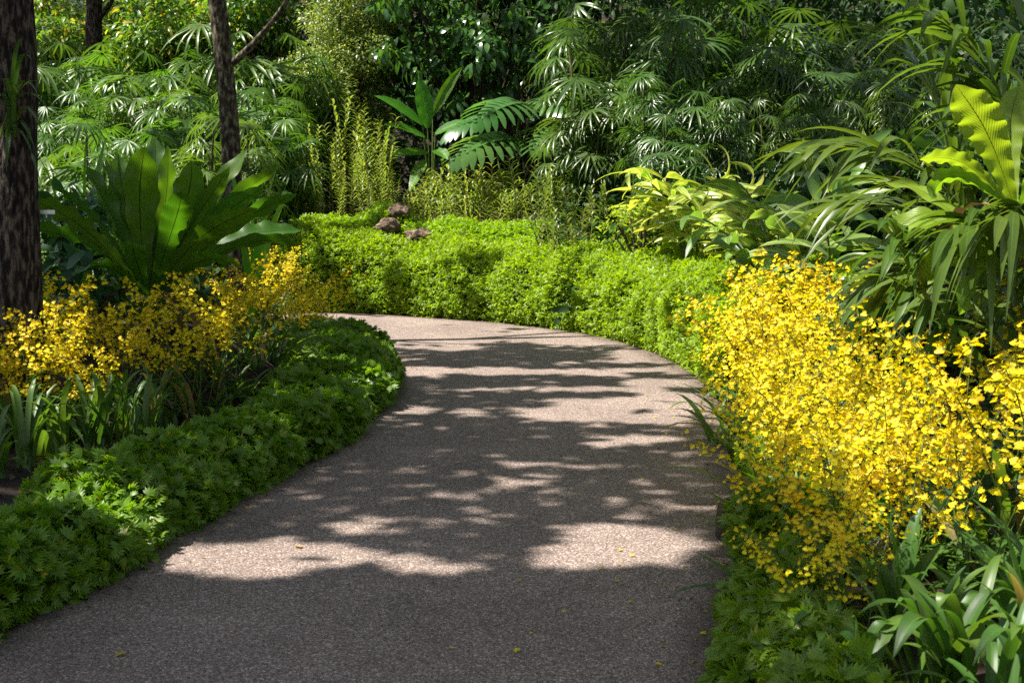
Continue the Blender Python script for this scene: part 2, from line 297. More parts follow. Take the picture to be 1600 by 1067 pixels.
# ------------------------------------------------------------------ things, parts, copies
def thing(name, label, cat, loc=(0, 0, 0), rot=0, group=None):
    o = bpy.data.objects.new(name, None); COL.objects.link(o); o.empty_display_size = .1
    o.location = loc; o.rotation_euler = (0, 0, rot); tag(o, label, cat, group); return o
def tag(o, label, cat, group=None):
    o['label'] = label; o['category'] = cat
    if group: o['group'] = group
    return o
def struct(o, kind='structure'): o['kind'] = kind; return o
KIDS = {}
def dup(root):
    c = root.copy(); COL.objects.link(c)
    def rec(a, b):
        for ch in list(a.children):
            d = ch.copy(); COL.objects.link(d); d.parent = b; rec(ch, d)
    rec(root, c); return c
class Kind:
    """prototypes of one kind; the first use moves the prototype itself, later uses copy it"""
    def __init__(s, protos): s.p = protos; s.used = [False] * len(protos)
    def put(s, i, loc, rot, sc, label, group, tilt=(0, 0)):
        i %= len(s.p)
        o = s.p[i] if not s.used[i] else dup(s.p[i]); s.used[i] = True
        o.location = loc; o.rotation_euler = (tilt[0], tilt[1], rot); o.scale = (sc, sc, sc); o['label'] = label
        if group: o['group'] = group
        elif 'group' in o: del o['group']
        return o

# ------------------------------------------------------------------ ground, path
def grid_axis(lo, hi, step, far):
    a = np.arange(lo, hi + step / 2, step); out = []; d = step; x = hi
    while x < far: d *= 1.6; x += d; out.append(x)
    lo_ = []; d = step; x = lo
    while x > -far: d *= 1.6; x -= d; lo_.append(x)
    return np.r_[lo_[::-1], a, out]
gx = grid_axis(-12, 12, .2, 400); gy = grid_axis(-4, 36, .2, 400)
X, Y = np.meshgrid(gx, gy, indexing='ij'); Z = tz(X, Y)
Z = Z + np.where(Z > .05, .03 * np.sin(X * 5.1 + np.sin(Y * 3)) * np.sin(Y * 4.3), 0)
i, j = np.meshgrid(np.arange(len(gx) - 1), np.arange(len(gy) - 1), indexing='ij'); a = (i * len(gy) + j).ravel(); n = len(gy)
struct(Acc().add(np.stack([X, Y, Z], 2).reshape(-1, 3), np.stack([a, a + n, a + n + 1, a + 1], 1)).build('ground', M['soil']))
pv = np.zeros((400, 9, 3)); w = np.linspace(0, 1, 9)[None, :, None]
pv[..., :2] = INNER[:, None] * (1 - w) + OUTER[:, None] * w
i, j = np.meshgrid(np.arange(399), np.arange(8), indexing='ij'); a = (i * 9 + j).ravel()
puv = np.stack(np.broadcast_arrays(w[..., 0], np.linspace(0, 1, 400)[:, None]), 2).reshape(-1, 2)
struct(Acc().add(pv.reshape(-1, 3), np.stack([a, a + 1, a + 10, a + 9], 1), puv).build('path', M['path']))

# ------------------------------------------------------------------ hedges of lobed leaves
def lobed(nl, L, W, spread=1.15, seed=0):
    rg = np.random.default_rng(seed); Ts = []
    for k in range(nl):
        a = (k / (nl - 1) - .5) * 2 * spread if nl > 1 else 0
        l = L * (1 - .35 * abs(a) / spread) * rg.uniform(.9, 1.1)
        t = np.linspace(0, 1, 4)[:3 + 1]; 
        B = blade(l, W, 2, .5, 'lance', .25, 1); Ts.append(xf(B, rz(a)))
    return merge(*Ts)
def hedge(name, label, path2, profile, dens, Lf, W, nl, matl, seed, lump=.10, cat='hedge', s0=0, s1=1, tip=.6, clump=3, group=None):
    """path2: ground line; profile(s) -> list of (offset to the right, height) of the outer skin"""
    rg = np.random.default_rng(seed); root = thing(name, label, cat, (0, 0, 0), 0, group)
    tan = norm(np.gradient(path2, axis=0)); nor = np.stack([tan[:, 1], -tan[:, 0]], 1)
    n = len(path2); NP = 14
    sk = np.zeros((n, NP, 3)); co = np.zeros((n, NP, 3))
    for q in range(n):
        pr = np.array(profile(q / (n - 1))); L = np.r_[0, np.cumsum(np.linalg.norm(np.diff(pr, axis=0), axis=1))]
        s = np.linspace(0, L[-1], NP); o = np.interp(s, L, pr[:, 0]); h = np.interp(s, L, pr[:, 1])
        sk[q, :, :2] = path2[q] + nor[q] * o[:, None]; sk[q, :, 2] = h
    T1 = np.gradient(sk, axis=0); T2 = np.gradient(sk, axis=1); Nn = norm(np.cross(T2, T1))
    cen = sk.mean(axis=1, keepdims=True); fl = np.sign(((sk - cen) * Nn).sum(2).mean()); Nn = Nn * (fl if fl else 1)
    lumpf = np.array([[nz(sk[q, k], 2.2, seed) * .7 + nz(sk[q, k], 5.5, seed + 3) * .45 for k in range(NP)] for q in range(n)])
    env = np.ones(NP); env[0] = .2; env[1] = .6
    sk = sk + Nn * (lumpf * lump * env[None])[..., None]
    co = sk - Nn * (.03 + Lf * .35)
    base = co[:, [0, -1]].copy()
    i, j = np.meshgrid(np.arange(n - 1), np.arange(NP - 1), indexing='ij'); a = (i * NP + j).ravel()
    Acc().add(co.reshape(-1, 3), np.stack([a, a + NP, a + NP + 1, a + 1], 1)).build('light_block_core', M['core'], root)  # solid dark sheet added under the leaves to block light
    A = Acc(); ar = np.linalg.norm(np.cross(T1, T2), axis=2)[:-1, :-1]; p = (ar / ar.sum()).ravel(); cnt = int(ar.sum() * dens)
    pick = rg.choice(len(p), cnt, p=p); qi, ki = np.divmod(pick, NP - 1); fu = rg.random(cnt); fv = rg.random(cnt)
    def lerp(Aa):
        fu_ = fu[:, None]; fv_ = fv[:, None]
        return (Aa[qi, ki] * (1 - fu_) + Aa[qi + 1, ki] * fu_) * (1 - fv_) + (Aa[qi, ki + 1] * (1 - fu_) + Aa[qi + 1, ki + 1] * fu_) * fv_
    pos = lerp(sk); nr = norm(lerp(Nn))
    Ts = [lobed(nl, Lf, W, 1.15, seed + k) for k in range(4)]
    for c in range(clump):      # each shoot carries a few leaves
        d = norm(nr * rg.uniform(.2, 1.0, (cnt, 1)) + np.array([0, 0, .25]) + rg.normal(size=(cnt, 3)) * tip)
        pp = pos + nr * (rg.uniform(-.06, .02, (cnt, 1)) + .05 * rg.random((cnt, 1)) ** 5) + rg.normal(size=(cnt, 3)) * .012
        up = norm(nr * .5 + np.array([0, 0, .9]) + rg.normal(size=(cnt, 3)) * .4)
        k = rg.integers(0, 4, cnt); sc = rg.uniform(.6, 1.2, cnt)
        for q in range(4):
            mk = k == q; A.scatter(Ts[q], pp[mk], d[mk], up[mk], sc[mk])
    A.build('foliage', matl, root)
    return root
def seg(edge, a, b, n):
    k = np.linspace(a * (len(edge) - 1), b * (len(edge) - 1), n); i0 = np.floor(k).astype(int).clip(0, len(edge) - 2); f = (k - i0)[:, None]
    return edge[i0] * (1 - f) + edge[i0 + 1] * f
def near_frac(edge, p): return np.argmin(((edge - np.array(p)) ** 2).sum(1)) / (len(edge) - 1)
fa = near_frac(OUTER, (1.5, 10.6)); fb = near_frac(OUTER, (0.0, 16.4)); fc = 1.0; fm = near_frac(OUTER, (.85, 15.2))
def far_profile(s):
    h = .80 + .16 * smooth(.42, .62, s) + .045 * math.sin(s * 21)
    return [(.03, .0), (-.04, .16), (-.01, h * .55), (.10, h * .84), (.32, h * .99), (.8, h + .05), (1.15, h + .08), (1.35, h - .25)]
hedge('hedge', 'long bright lime green hedge following the outer bend of the path', seg(OUTER, fa, .97, 90), far_profile, 1350, .052, .018, 3, M['hedge'], 11, .20)
up_line = np.array([P(*p)[:2] for p in ((815, 400, 16.9), (760, 400, 17.5), (690, 400, 17.9), (610, 400, 18.2), (560, 400, 18.3), (500, 400, 18.3), (440, 400, 18.2))])
def up_profile(s):
    h = 1.07 + .22 * math.exp(-((s - .68) / .06) ** 2)
    e = .35 if s < .04 or s > .97 else 1
    return [(.28, .75), (.34, h * .9 * e), (.48, h * e), (.75, (h + .06) * e), (1.0, h * e - .02), (1.15, .7)]
hedge('upper_hedge', 'raised upper tier of lime green hedge beneath the small rocks', spline(up_line, 40), up_profile, 1350, .052, .018, 3, M['hedge'], 12, .13)
la = near_frac(INNER, (-2.3, 3.0)); lb = near_frac(INNER, (-2.4, 14.9)); 
def left_profile(s):
    h = .26 + .08 * smooth(.4, .6, s) - .14 * smooth(.68, .95, s) + .03 * math.sin(s * 31) ; wd = .85 - .36 * smooth(.10, .3, s) + .35 * smooth(.4, .7, s)
    return [(-.0, .0), (.05, .08), (.02, h * .6), (-.14, h * .92), (-.35, h * 1.05), (-wd * .8, h), (-wd, h * .55)]
hedge('border_hedge', 'low dark green leafy hedge edging the left side of the path', seg(INNER, la, lb, 120), left_profile, 1500, .064, .016, 7, M['hedge_d'], 13, .17, tip=.8)
ra = near_frac(OUTER, (.65, 2.8)); rb = near_frac(OUTER, (1.15, 8.2))
def right_profile(s):
    h = .26 + .06 * math.sin(s * 14); wd = .33
    return [(.07, .0), (.04, .08), (.07, h * .6), (.15, h * .95), (.28, h * 1.05), (wd * .9, h), (wd + .06, h * .5)]
hedge('border_hedge', 'low feathery green hedge under the yellow orchids at the right path edge', seg(OUTER, ra, rb, 70), right_profile, 1500, .060, .015, 7, M['hedge_d'], 14, .17, tip=.8)

# ------------------------------------------------------------------ yellow spray orchids
def flower_T():
    lip = np.array([[-.012, -.004, 0], [-.013, -.012, .002], [-.006, -.019, .003], [0, -.004, .002], [0, -.015, .001], [.006, -.019, .003], [.013, -.012, .002], [.012, -.004, 0]])
    Q = [[0, 1, 2, 4], [0, 4, 4 - 1, 3], [3, 4, 5, 6], [3, 6, 7, 7]]
    V = np.array([[-.006, -.002, 0], [-.014, -.006, -.001], [-.013, -.015, .001], [-.004, -.018, .003], [0, -.003, .003], [0, -.016, .002], [.004, -.018, .003], [.013, -.015, .001], [.014, -.006, -.001], [.006, -.002, 0]])
    Q = [[0, 1, 2, 4], [4, 2, 3, 5], [4, 5, 6, 7], [4, 7, 8, 9]]
    Vs = [V]; Qs = [np.array(Q)]; Ms = [0] * 4; n = len(V)
    for a in (0, 1.15, -1.15, 2.0, -2.0):
        l = .011; w = .0028; c, s = math.cos(a), math.sin(a)
        d = np.array([[0, 0, 0], [w, l * .55, .001], [0, l, .003], [-w, l * .55, .001]]) @ np.array([[c, -s, 0], [s, c, 0], [0, 0, 1]]).T
        Vs.append(d); Qs.append(np.array([[0, 1, 2, 3]]) + n); Ms.append(1); n += 4
    V = np.concatenate(Vs); return V, np.concatenate(Qs), np.full((len(V), 2), .3), np.array(Ms)
FT = flower_T()
def oncidium(seed, nspray=9, h=.78, spread=.42, fsc=1.0):
    rg = np.random.default_rng(seed); root = thing('yellow_orchid', '', 'orchid')
    A = Acc(); B = Acc()
    for k in range(rg.integers(16, 22)):
        az = rg.uniform(0, 2 * PI); L = rg.uniform(.26, .50); T = blade(L, rg.uniform(.028, .042), 6, rg.uniform(.5, 1.5), 'strap', .3)
        p = np.array([rg.normal() * .09, rg.normal() * .09, rg.uniform(.0, .07)]); e = rg.uniform(.75, 1.35)
        A.add(*xf(T, rz(az) @ rx(e), p))
    for k in range(6):
        p = np.array([rg.normal() * .08, rg.normal() * .08, -.02]); t = np.linspace(0, 1, 6)
        B.add(*tube(np.stack([p[0] + 0 * t, p[1] + 0 * t, p[2] + t * .11], 1), .004 + .020 * np.sin(PI * np.clip(t * .9 + .08, 0, 1)), 7))
        B.build('bulb', M['stem'], root); B = Acc()
    A.build('foliage', M['onc'], root)
    for k in range(nspray):
        A = Acc(); az = k * 2.4 + rg.uniform(-.4, .4); o = np.array([math.cos(az), math.sin(az), 0]); hh = h * rg.uniform(.72, 1.1); ln = spread * rg.uniform(.35, 1.1)
        b = np.array([rg.normal() * .05, rg.normal() * .05, .05])
        pts = bez(b, b + np.array([0, 0, hh * .75]) + o * ln * .25, b + np.array([0, 0, hh * .97]) + o * ln, 14)
        A.add(*tube(pts, np.linspace(.0034, .0014, 14), 4), mat=2)
        fp = []; fo = []
        nb = rg.integers(11, 15)
        for q in range(nb):
            t = .40 + .6 * q / (nb - 1); i0 = min(int(t * 13), 12); c = pts[i0] + (pts[i0 + 1] - pts[i0]) * (t * 13 - i0)
            tn = norm(pts[i0 + 1] - pts[i0]); sd = norm(np.cross(tn, [0, 0, 1]) * (1 if q % 2 else -1) + tn * .5 + rg.normal(size=3) * .5 + np.array([0, 0, .15]))
            bl = (.20 - .15 * (t - .4) / .6) * rg.uniform(.7, 1.2)
            bp = bez(c, c + sd * bl * .55 + np.array([0, 0, .02]), c + sd * bl + np.array([0, 0, -.015]), 5)
            A.add(*tube(bp, np.linspace(.0014, .0007, 5), 3), mat=2)
            nf = max(2, int(bl / .0175))
            for w in range(nf):
                f = (w + 1) / nf; j0 = min(int(f * 4), 3); cp = bp[j0] + (bp[j0 + 1] - bp[j0]) * (f * 4 - j0)
                off = norm(rg.normal(size=3) + np.array([0, 0, .2])) * .016; fp.append(cp + off); fo.append(norm(off + sd * .004))
        fp = np.array(fp); N = len(fp); out = norm(np.array(fo) * [1, 1, .3] + o * .5 + rg.normal(size=(N, 3)) * .35)
        face = norm(out * [1, 1, .3] + np.array([0, 0, .75]))          # lips face outwards and up
        upd = norm(np.array([0, 0, 1.0]) - face * face[:, 2:3] + rg.normal(size=(N, 3)) * .25)
        A.scatter(FT, fp, upd, face, rg.uniform(.8, 1.2, N) * fsc)
        A.build('flower_spray', [M['fl'], M['fl_b'], M['stem']], root)
    return root
ORC = Kind([oncidium(100 + k, 8 - 2 * (k % 2),   .80, .46, .84) for k in range(7)]); ORL = Kind([oncidium(120 + k, 6, .8, .5, .88) for k in range(4)])
rg = np.random.default_rng(5)
# right bed: photo column, distance from the camera, size
RIGHT = [(1330, 4.5, .72), (1290, 4.9, .95), (1420, 4.8, 1.0), (1545, 4.9, 1.12), (1640, 4.6, 1.2), (1240, 5.5, .92), (1340, 5.5, 1.0), (1465, 5.6, 1.0), (1590, 5.7, 1.25), (1235, 6.2, .95), (1300, 6.3, 1.0), (1400, 6.4, .95), (1640, 6.3, 1.3),
         (1225, 7.0, 1.0), (1280, 7.0, 1.05), (1355, 7.2, .95), (1185, 7.9, 1.0), (1225, 7.8, 1.15), (1300, 8.0, 1.2), (1155, 8.7, 1.02), (1195, 8.8, 1.2), (1255, 8.9, 1.3), (1178, 9.6, 1.0), (1185, 9.7, 1.22), (1235, 9.8, 1.32), (1285, 9.5, 1.25)]
for q, (px, d, sc) in enumerate(RIGHT):
    x = (px - 800) / F * d; z = TZ(x, d)
    row = ('nearest the camera above the big strap leaves' if d < 5.2 else 'in the near middle of the right flower bed' if d < 6.6 else 'right bed beside the drooping palm frond' if d < 8.3 else 'far end of the right bed by the lime hedge')
    ORC.put(q, (x, d, z - .02), rg.uniform(0, 6), sc, 'sunlit yellow orchid, ' + row, 'sunlit yellow orchids, ' + row)
LEFT = [(0, 7.95, 1.0), (48, 7.9, .98), (20, 8.7, 1.05), (-50, 8.5, 1.05), (100, 8.9, 1.08), (55, 8.2, .85), (125, 8.3, .9), (185, 8.8, 1.02), (165, 8.3, .85), (260, 9.1, 1.0), (240, 8.6, .85), (330, 9.4, .95), (310, 8.8, .9), (390, 9.9, .95), (370, 9.3, .85), (440, 10.9, .95), (475, 11.6, .95), (415, 10.3, .88), (500, 12.6, .9), (-10, 8.0, .8), (80, 7.9, .72)]
for q, (px, d, sc) in enumerate(LEFT):
    x = (px - 800) / F * d; z = TZ(x, d)
    row = ('beside the big dark trunk' if px < 150 else 'in front of the giant fern' if px < 350 else 'at the far end of the left bed by the bend')
    ORL.put(q, (x, d, z - .02), rg.uniform(0, 6), sc, 'shaded golden yellow spray orchid ' + row, 'golden orchids ' + row)
for q, (px, py, d, sc) in enumerate([(425, 400, 16.2, .9), (395, 400, 16.4, .9), (450, 405, 15.7, .8)]):
    x = (px - 800) / F * d
    ORC.put(q, (x, d, max(0, P(px, py, d)[2] - .62)), q * 2., sc, 'distant sunny yellow orchid behind the fern fronds at the bend', 'yellow orchids beyond the fern')

# ------------------------------------------------------------------ giant bird's nest ferns
def frond_pts(b, tip, rise, n=14, side=0):
    b = np.asarray(b, float); tip = np.asarray(tip, float)
    mid = (b + tip) / 2 + np.array([0, 0, rise]); return bez(b, mid, tip, n)
def fern(name, label, base, tips, matl, seed, wscale=1.0, cat='fern'):
    rg = np.random.default_rng(seed); root = thing(name, label, cat, base)
    for (tip, wid, rise) in tips:
        t = np.asarray(tip, float) - base; pts = frond_pts((t[0] * .04, t[1] * .04, 0), t, rise, 34); pts = pts + (np.linspace(0, 1, 34) ** 2)[:, None] * np.array([0, 0, .03]) * np.sin(np.linspace(0, 5, 34))[:, None] + (np.linspace(0, 1, 34) ** 3)[:, None] * rg.normal(size=3) * [.08, .08, .02]
        h = np.array([t[0], t[1], 0]); hn = np.linalg.norm(h) + 1e-6
        nr = norm((np.array([0, 0, 1.0]) - h / hn * .3 if abs(t[2]) < hn * 1.2 else -h / hn + np.array([0, 0, .4]))) + np.array([.1, .9 if t[1] < .25 else -.9, .1])
        pf = prof('paddle')
        A = Acc(); A.add(*ribbon(pts, lambda a: pf(a) * wid / 2 * wscale, nr, rg.uniform(.06, .3), 8, .20, rg.uniform(4, 9), rg.uniform(0, 6)))
        A.build('frond', matl, root)
    A = Acc()
    for k in range(5):      # old brown fronds hanging under the rosette
        a = rg.uniform(0, 2 * PI); o = np.array([math.cos(a), math.sin(a), 0]); l = rg.uniform(.3, .5); pf = prof('paddle')
        A.add(*ribbon(bez(o * .05, o * l + [0, 0, .12], o * l * 1.2 - [0, 0, .3], 14), lambda u: pf(u) * .05, [0, 0, 1], .3, 4, .3, 5))
    A.build('dead_fronds', M['deadf'], root)
    return root
FB = P(232, 462, 9.7)
ft = []
for (px, py, dy, wd, rise) in [(200, 226, -.25, .285, .0), (338, 240, -.2, .24, .05), (250, 206, .35, .24, .05), (168, 235, .25, .22, .05), (135, 262, -.1, .22, .08), (62, 305, -.35, .24, .14), (70, 345, .2, .2, .15), (398, 228, .3, .17, .10), (405, 285, -.35, .19, .12),
                               (470, 298, .1, .17, .16), (500, 372, -.35, .14, .26), (455, 345, .35, .2, .2), (375, 320, -.5, .2, .12), (300, 300, -.6, .22, .06), (110, 420, -.6, .2, .2), (390, 410, -.7, .2, .22), (215, 300, .5, .2, .0), (310, 250, .45, .2, .05), (190, 380, -.7, .2, .12), (228, 212, .15, .17, .0), (283, 222, .1, .17, .02), (150, 248, .05, .17, .05), (365, 262, -.15, .16, .08), (430, 250, .1, .15, .12), (100, 280, .1, .17, .1)]:
    ft.append((P(px, py, 9.7 + dy), wd, rise))
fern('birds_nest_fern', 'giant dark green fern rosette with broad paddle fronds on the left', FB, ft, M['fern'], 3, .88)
FB2 = P(1590, 330, 6.1)
ft = [(P(1512, 135, 5.9), .19, .05), (P(1640, 150, 6.2), .15, .05), (P(1488, 165, 6.2), .09, .04), (P(1440, 235, 6.2), .10, .12), (P(1400, 300, 6.3), .11, .2), (P(1660, 230, 5.9), .13, .12), (P(1560, 120, 6.6), .13, .02)]
fern('birds_nest_fern', 'bright yellow green fern glowing between dark palm blades at right', FB2, ft, M['fern_backlit'], 4)
FB3 = P(1580, 420, 6.3)
ft = [(P(1428, 412, 6.0), .17, .12), (P(1345, 280, 6.9), .11, .22), (P(1375, 345, 6.6), .13, .18), (P(1450, 345, 6.5), .13, .15), (P(1500, 470, 6.0), .14, .12), (P(1650, 380, 6.1), .14, .15), (P(1390, 440, 6.6), .12, .1)]
fern('birds_nest_fern', 'sunny pale green fern low behind the drooping palm blades at right', FB3, ft, M['fern_backlit'], 6)

# ------------------------------------------------------------------ feather palms at the right
def pinnate(A, R, pts, n, L, W, droop, side=(1, 1), seed=0, fwd=.85, r=.012):
    rg = np.random.default_rng(seed); pts = np.asarray(pts, float); m = len(pts)
    R.add(*tube(pts, np.linspace(r, r * .3, m), 6))
    for k in range(n):
        t = .12 + .88 * k / (n - 1); i0 = min(int(t * (m - 1)), m - 2); c = pts[i0] + (pts[i0 + 1] - pts[i0]) * (t * (m - 1) - i0); tn = norm(pts[i0 + 1] - pts[i0])
        sx = norm(np.cross(tn, [0, 0, 1]))
        for s in (-1, 1):
            if rg.random() > side[0 if s < 0 else 1]: continue
            l = L * (.55 + .75 * math.sin(PI * min(1, .15 + t * .8))) * rg.uniform(.8, 1.15)
            d = norm(sx * s * (1 - .4 * t) + tn * (fwd + .7 * t) + np.array([0, 0, .2]) + rg.normal(size=3) * .22)
            e = c + d * l * np.array([1, 1, .8]) + np.array([0, 0, -droop * l * rg.uniform(.25, .95)])
            pf = prof('lance'); q = bez(c, c + d * l * .6, e, 9)
            A.add(*ribbon(q, lambda a: pf(a) * W / 2 * 1.0, np.array([0, 0, 1]) + sx * s * .4, .22, 2))
def feather_palm(label, base, fronds, seed, L=.58, W=.046):
    root = thing('feather_palm', label, 'palm', base); k = seed
    st = [np.zeros(3)]
    for (a, b, c, n, sd, dr) in fronds:
        k += 1; A = Acc(); R = Acc(); pinnate(A, R, bez(np.asarray(a) - base, np.asarray(b) - base, np.asarray(c) - base, 14), n, L, W, dr, sd, k)
        fr = A.build('frond', M['palm'], root); R.build('stalk', M['stem'], fr)
    A = Acc(); t = np.linspace(0, 1, 9); p = np.stack([.05 * np.sin(t * 3), t * 0, t * .9 - .3], 1); A.add(*tube(p, .035, 8, 1, .1)); A.build('stem', M['cane'], root)
    return root
pb = P(1560, 640, 7.4); pb[2] = TZ(pb[0], pb[1])
feather_palm('tall palm with long arching strap blades filling the upper right corner', pb, [
    (P(1560, 560, 7.4), P(1460, 180, 7.4), P(1415, -120, 7.3), 26, (1, .8), .75),
    (P(1560, 560, 7.4), P(1560, 240, 7.3), P(1300, 225, 7.1), 26, (1, 1), .8),
    (P(1570, 560, 7.4), P(1650, 100, 7.2), P(1440, 20, 6.8), 26, (1, 1), .8),
    (P(1580, 560, 7.4), P(1690, 180, 7.4), P(1560, -60, 7.9), 17, (1, 1), .8),
    (P(1560, 560, 7.5), P(1520, 300, 7.7), P(1330, 320, 7.9), 17, (1, 1), .9),
    (P(1580, 560, 7.4), P(1690, 230, 7.1), P(1520, 180, 6.6), 18, (1, 1), .9),
    (P(1580, 560, 7.4), P(1500, 130, 7.8), P(1390, 60, 8.2), 17, (1, 1), .8)], 50)
pb = P(1600, 640, 6.4); pb[2] = TZ(pb[0], pb[1])
feather_palm('lower palm whose dark arching frond droops into the yellow orchids at right', pb, [
    (P(1560, 600, 6.4), P(1450, 500, 6.4), P(1398, 368, 6.3), 22, (1, .25), 1.0),
    (P(1600, 600, 6.4), P(1590, 300, 6.4), P(1490, 360, 6.1), 22, (1, 1), 1.25),
    (P(1640, 600, 6.4), P(1660, 260, 6.4), P(1570, 340, 5.9), 22, (1, 1), 1.25),
    (P(1600, 600, 6.4), P(1500, 400, 6.8), P(1410, 430, 6.9), 18, (1, 1), 1.1)], 70, .46, .05)

# ------------------------------------------------------------------ fan palms (thickets at the back)
def fan_T(seed, nf=9, L=.46, W=.025, droop=1.0):
    rg = np.random.default_rng(seed); Ts = []
    for k in range(nf):
        a = (k / (nf - 1) - .5) * 2 * 1.75; l = L * (1 - .22 * abs(a) / 1.75) * rg.uniform(.85, 1.1)
        B = blade(l, W * rg.uniform(.75, 1.2), 4, droop * rg.uniform(.5, 1.3), 'strap', .3, 2, 0, 1.4); Ts.append(xf(B, rz(a + rg.normal() * .05)))
    return merge(*Ts)
FANS = [fan_T(k, 11 + k % 3) for k in range(5)]
def rhapis(seed, ncane, h, nf, matl, spread=.35):
    rg = np.random.default_rng(seed); root = thing('fan_palm', '', 'palm'); A = Acc()
    for c in range(ncane):
        az = rg.uniform(0, 2 * PI); b = np.array([math.cos(az), math.sin(az), 0]) * spread * rg.uniform(.2, 1); hh = h * rg.uniform(.6, 1.05)
        top = b * 1.5 + np.array([0, 0, hh]); pts = bez(b, b + [0, 0, hh * .6], top, 8)
        S_ = Acc(); S_.add(*tube(pts, .013, 6)); S_.build('stem', M['cane'] if c % 2 else M['twig'], root)
        for k in range(nf):
            t = 1 - .62 * (k / nf) ** 1.1; i0 = min(int(t * 7), 6); p = pts[i0] + (pts[i0 + 1] - pts[i0]) * (t * 7 - i0)
            a = k * 2.4 + rg.uniform(-.5, .5); e = 1.1 - 1.2 * (1 - t) / .62 + rg.normal() * .2
            d = np.array([math.cos(a) * math.cos(e), math.sin(a) * math.cos(e), math.sin(e)]); pl = rg.uniform(.18, .38)
            q = bez(p, p + d * pl * .6 + [0, 0, .03], p + d * pl, 4); A.add(*tube(q, .0035, 3), mat=1)
            d2 = norm(d * [1, 1, .6] + np.array([0, 0, -.75]))
            A.scatter(FANS[rg.integers(0, 5)], [p + d * pl], [d2], [np.array([0, 0, .8]) + d * .9 + rg.normal(size=3) * .3], rg.uniform(.8, 1.3))
    A.build('foliage', [matl, M['stem']], root); return root
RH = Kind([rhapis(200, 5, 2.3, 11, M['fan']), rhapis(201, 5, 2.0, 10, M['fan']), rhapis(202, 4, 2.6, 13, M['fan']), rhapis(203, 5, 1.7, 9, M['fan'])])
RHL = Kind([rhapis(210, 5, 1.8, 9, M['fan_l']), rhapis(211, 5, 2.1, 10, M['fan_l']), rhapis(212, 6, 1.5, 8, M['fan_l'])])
rg = np.random.default_rng(8)
for q, (px, py, d, sc) in enumerate([(935, 40, 18.2, 1.0), (905, 120, 17.8, .85), (1020, 110, 17.2, .9), (1045, 190, 16.6, .75), (1000, 20, 19.5, 1.1), (1110, 105, 17.6, 1.0), (1130, 170, 17.0, .85), (1190, 60, 18.6, 1.1), (1215, 150, 17.2, .95), (1265, 40, 18.5, 1.15), (1270, 165, 16.4, .9),
                                     (1080, 10, 20.5, 1.2), (1170, -30, 20.5, 1.25), (1300, -20, 19.5, 1.3), (1350, 100, 17.5, 1.1), (1430, 60, 17.5, 1.2), (1510, 100, 16.5, 1.1), (960, -40, 21.0, 1.25), (1360, 230, 15.0, .8), (1450, 180, 14.8, .95), (1540, 210, 14.2, 1.0), (1610, 120, 14.5, 1.1)]):
    t = P(px, py, d); kind = q % 4; hh = [2.5, 2.2, 2.8, 1.9][kind] * sc; z = min(TZ(t[0], d), t[2] - .5) ; sc2 = max(.6, min(1.7, (t[2] - TZ(t[0], d)) / [2.5, 2.2, 2.8, 1.9][kind]))
    side = 'above the variegated ginger' if px < 1150 else 'in the dark middle of the right thicket' if px < 1330 else 'behind the arching palm blades at right'
    tier = 'tall' if py < 80 else 'shorter'
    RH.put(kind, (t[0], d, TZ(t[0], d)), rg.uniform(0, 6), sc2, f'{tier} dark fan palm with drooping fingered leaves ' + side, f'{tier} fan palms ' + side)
for q, (px, py, d, sc) in enumerate([(85, 130, 21, 1), (150, 150, 20.5, 1), (215, 95, 22, 1), (195, 170, 19, .9), (280, 105, 22.5, 1), (265, 160, 20, 1), (320, 90, 23, 1), (300, 190, 18.5, .9), (400, 60, 22.5, 1), (390, 130, 21, 1), (440, 130, 21.5, 1), (430, 195, 20, .9), (100, 190, 18.5, .9), (380, 200, 18.5, .9), (345, 150, 20.5, 1), (460, 60, 23.5, 1), (120, 95, 23, 1), (75, 80, 22, 1), (165, 115, 21.5, 1), (95, 165, 19.5, 1), (240, 130, 21, 1), (420, 165, 20.5, 1), (130, 200, 17.5, 1)]):
    t = P(px, py, d); kind = q % 3; ref = [2.0, 2.3, 1.7][kind]; sc2 = max(.6, min(1.9, (t[2] - TZ(t[0], d)) / ref))
    side = 'left of the slim trunk above the giant fern' if px < 335 else 'between the slim trunk and the small leaved bush'
    tier = 'taller rear' if py < 140 else 'low front'
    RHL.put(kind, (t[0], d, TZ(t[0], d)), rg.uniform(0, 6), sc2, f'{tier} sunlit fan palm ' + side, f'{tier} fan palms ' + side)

# ------------------------------------------------------------------ cane orchids
def cane_clump(seed, nc, h, matl, spread=.16):
    rg = np.random.default_rng(seed); root = thing('cane_orchid', '', 'orchid')
    for c in range(nc):
        az = rg.uniform(0, 2 * PI); b = np.array([math.cos(az), math.sin(az), 0]) * spread * rg.uniform(.1, 1); hh = h * rg.uniform(.6, 1.05); lean = rg.normal(size=2) * .13 * hh
        pts = bez(b, b + [0, 0, hh * .5], b + np.array([lean[0], lean[1], hh]), 10); S_ = Acc(); S_.add(*tube(pts, np.linspace(.009, .005, 10), 5), mat=1)
        pl = rg.uniform(0, PI); n = int(hh / .042)
        for k in range(n):
            t = .22 + .78 * k / (n - 1); i0 = min(int(t * 9), 8); p = pts[i0] + (pts[i0 + 1] - pts[i0]) * (t * 9 - i0); a = pl + (PI if k % 2 else 0) + rg.normal() * .25
            L = .175 * (1 - .35 * max(0, t - .7) / .3) * rg.uniform(.7, 1.1)
            if t < .4 and rg.random() < .35: continue
            S_.add(*xf(blade(L, .025, 4, rg.uniform(.5, 1.7), 'strap', .3), rz(a) @ rx(.85 + .3 * t), p))
        S_.build('cane', [matl, M['cane']], root)
    return root
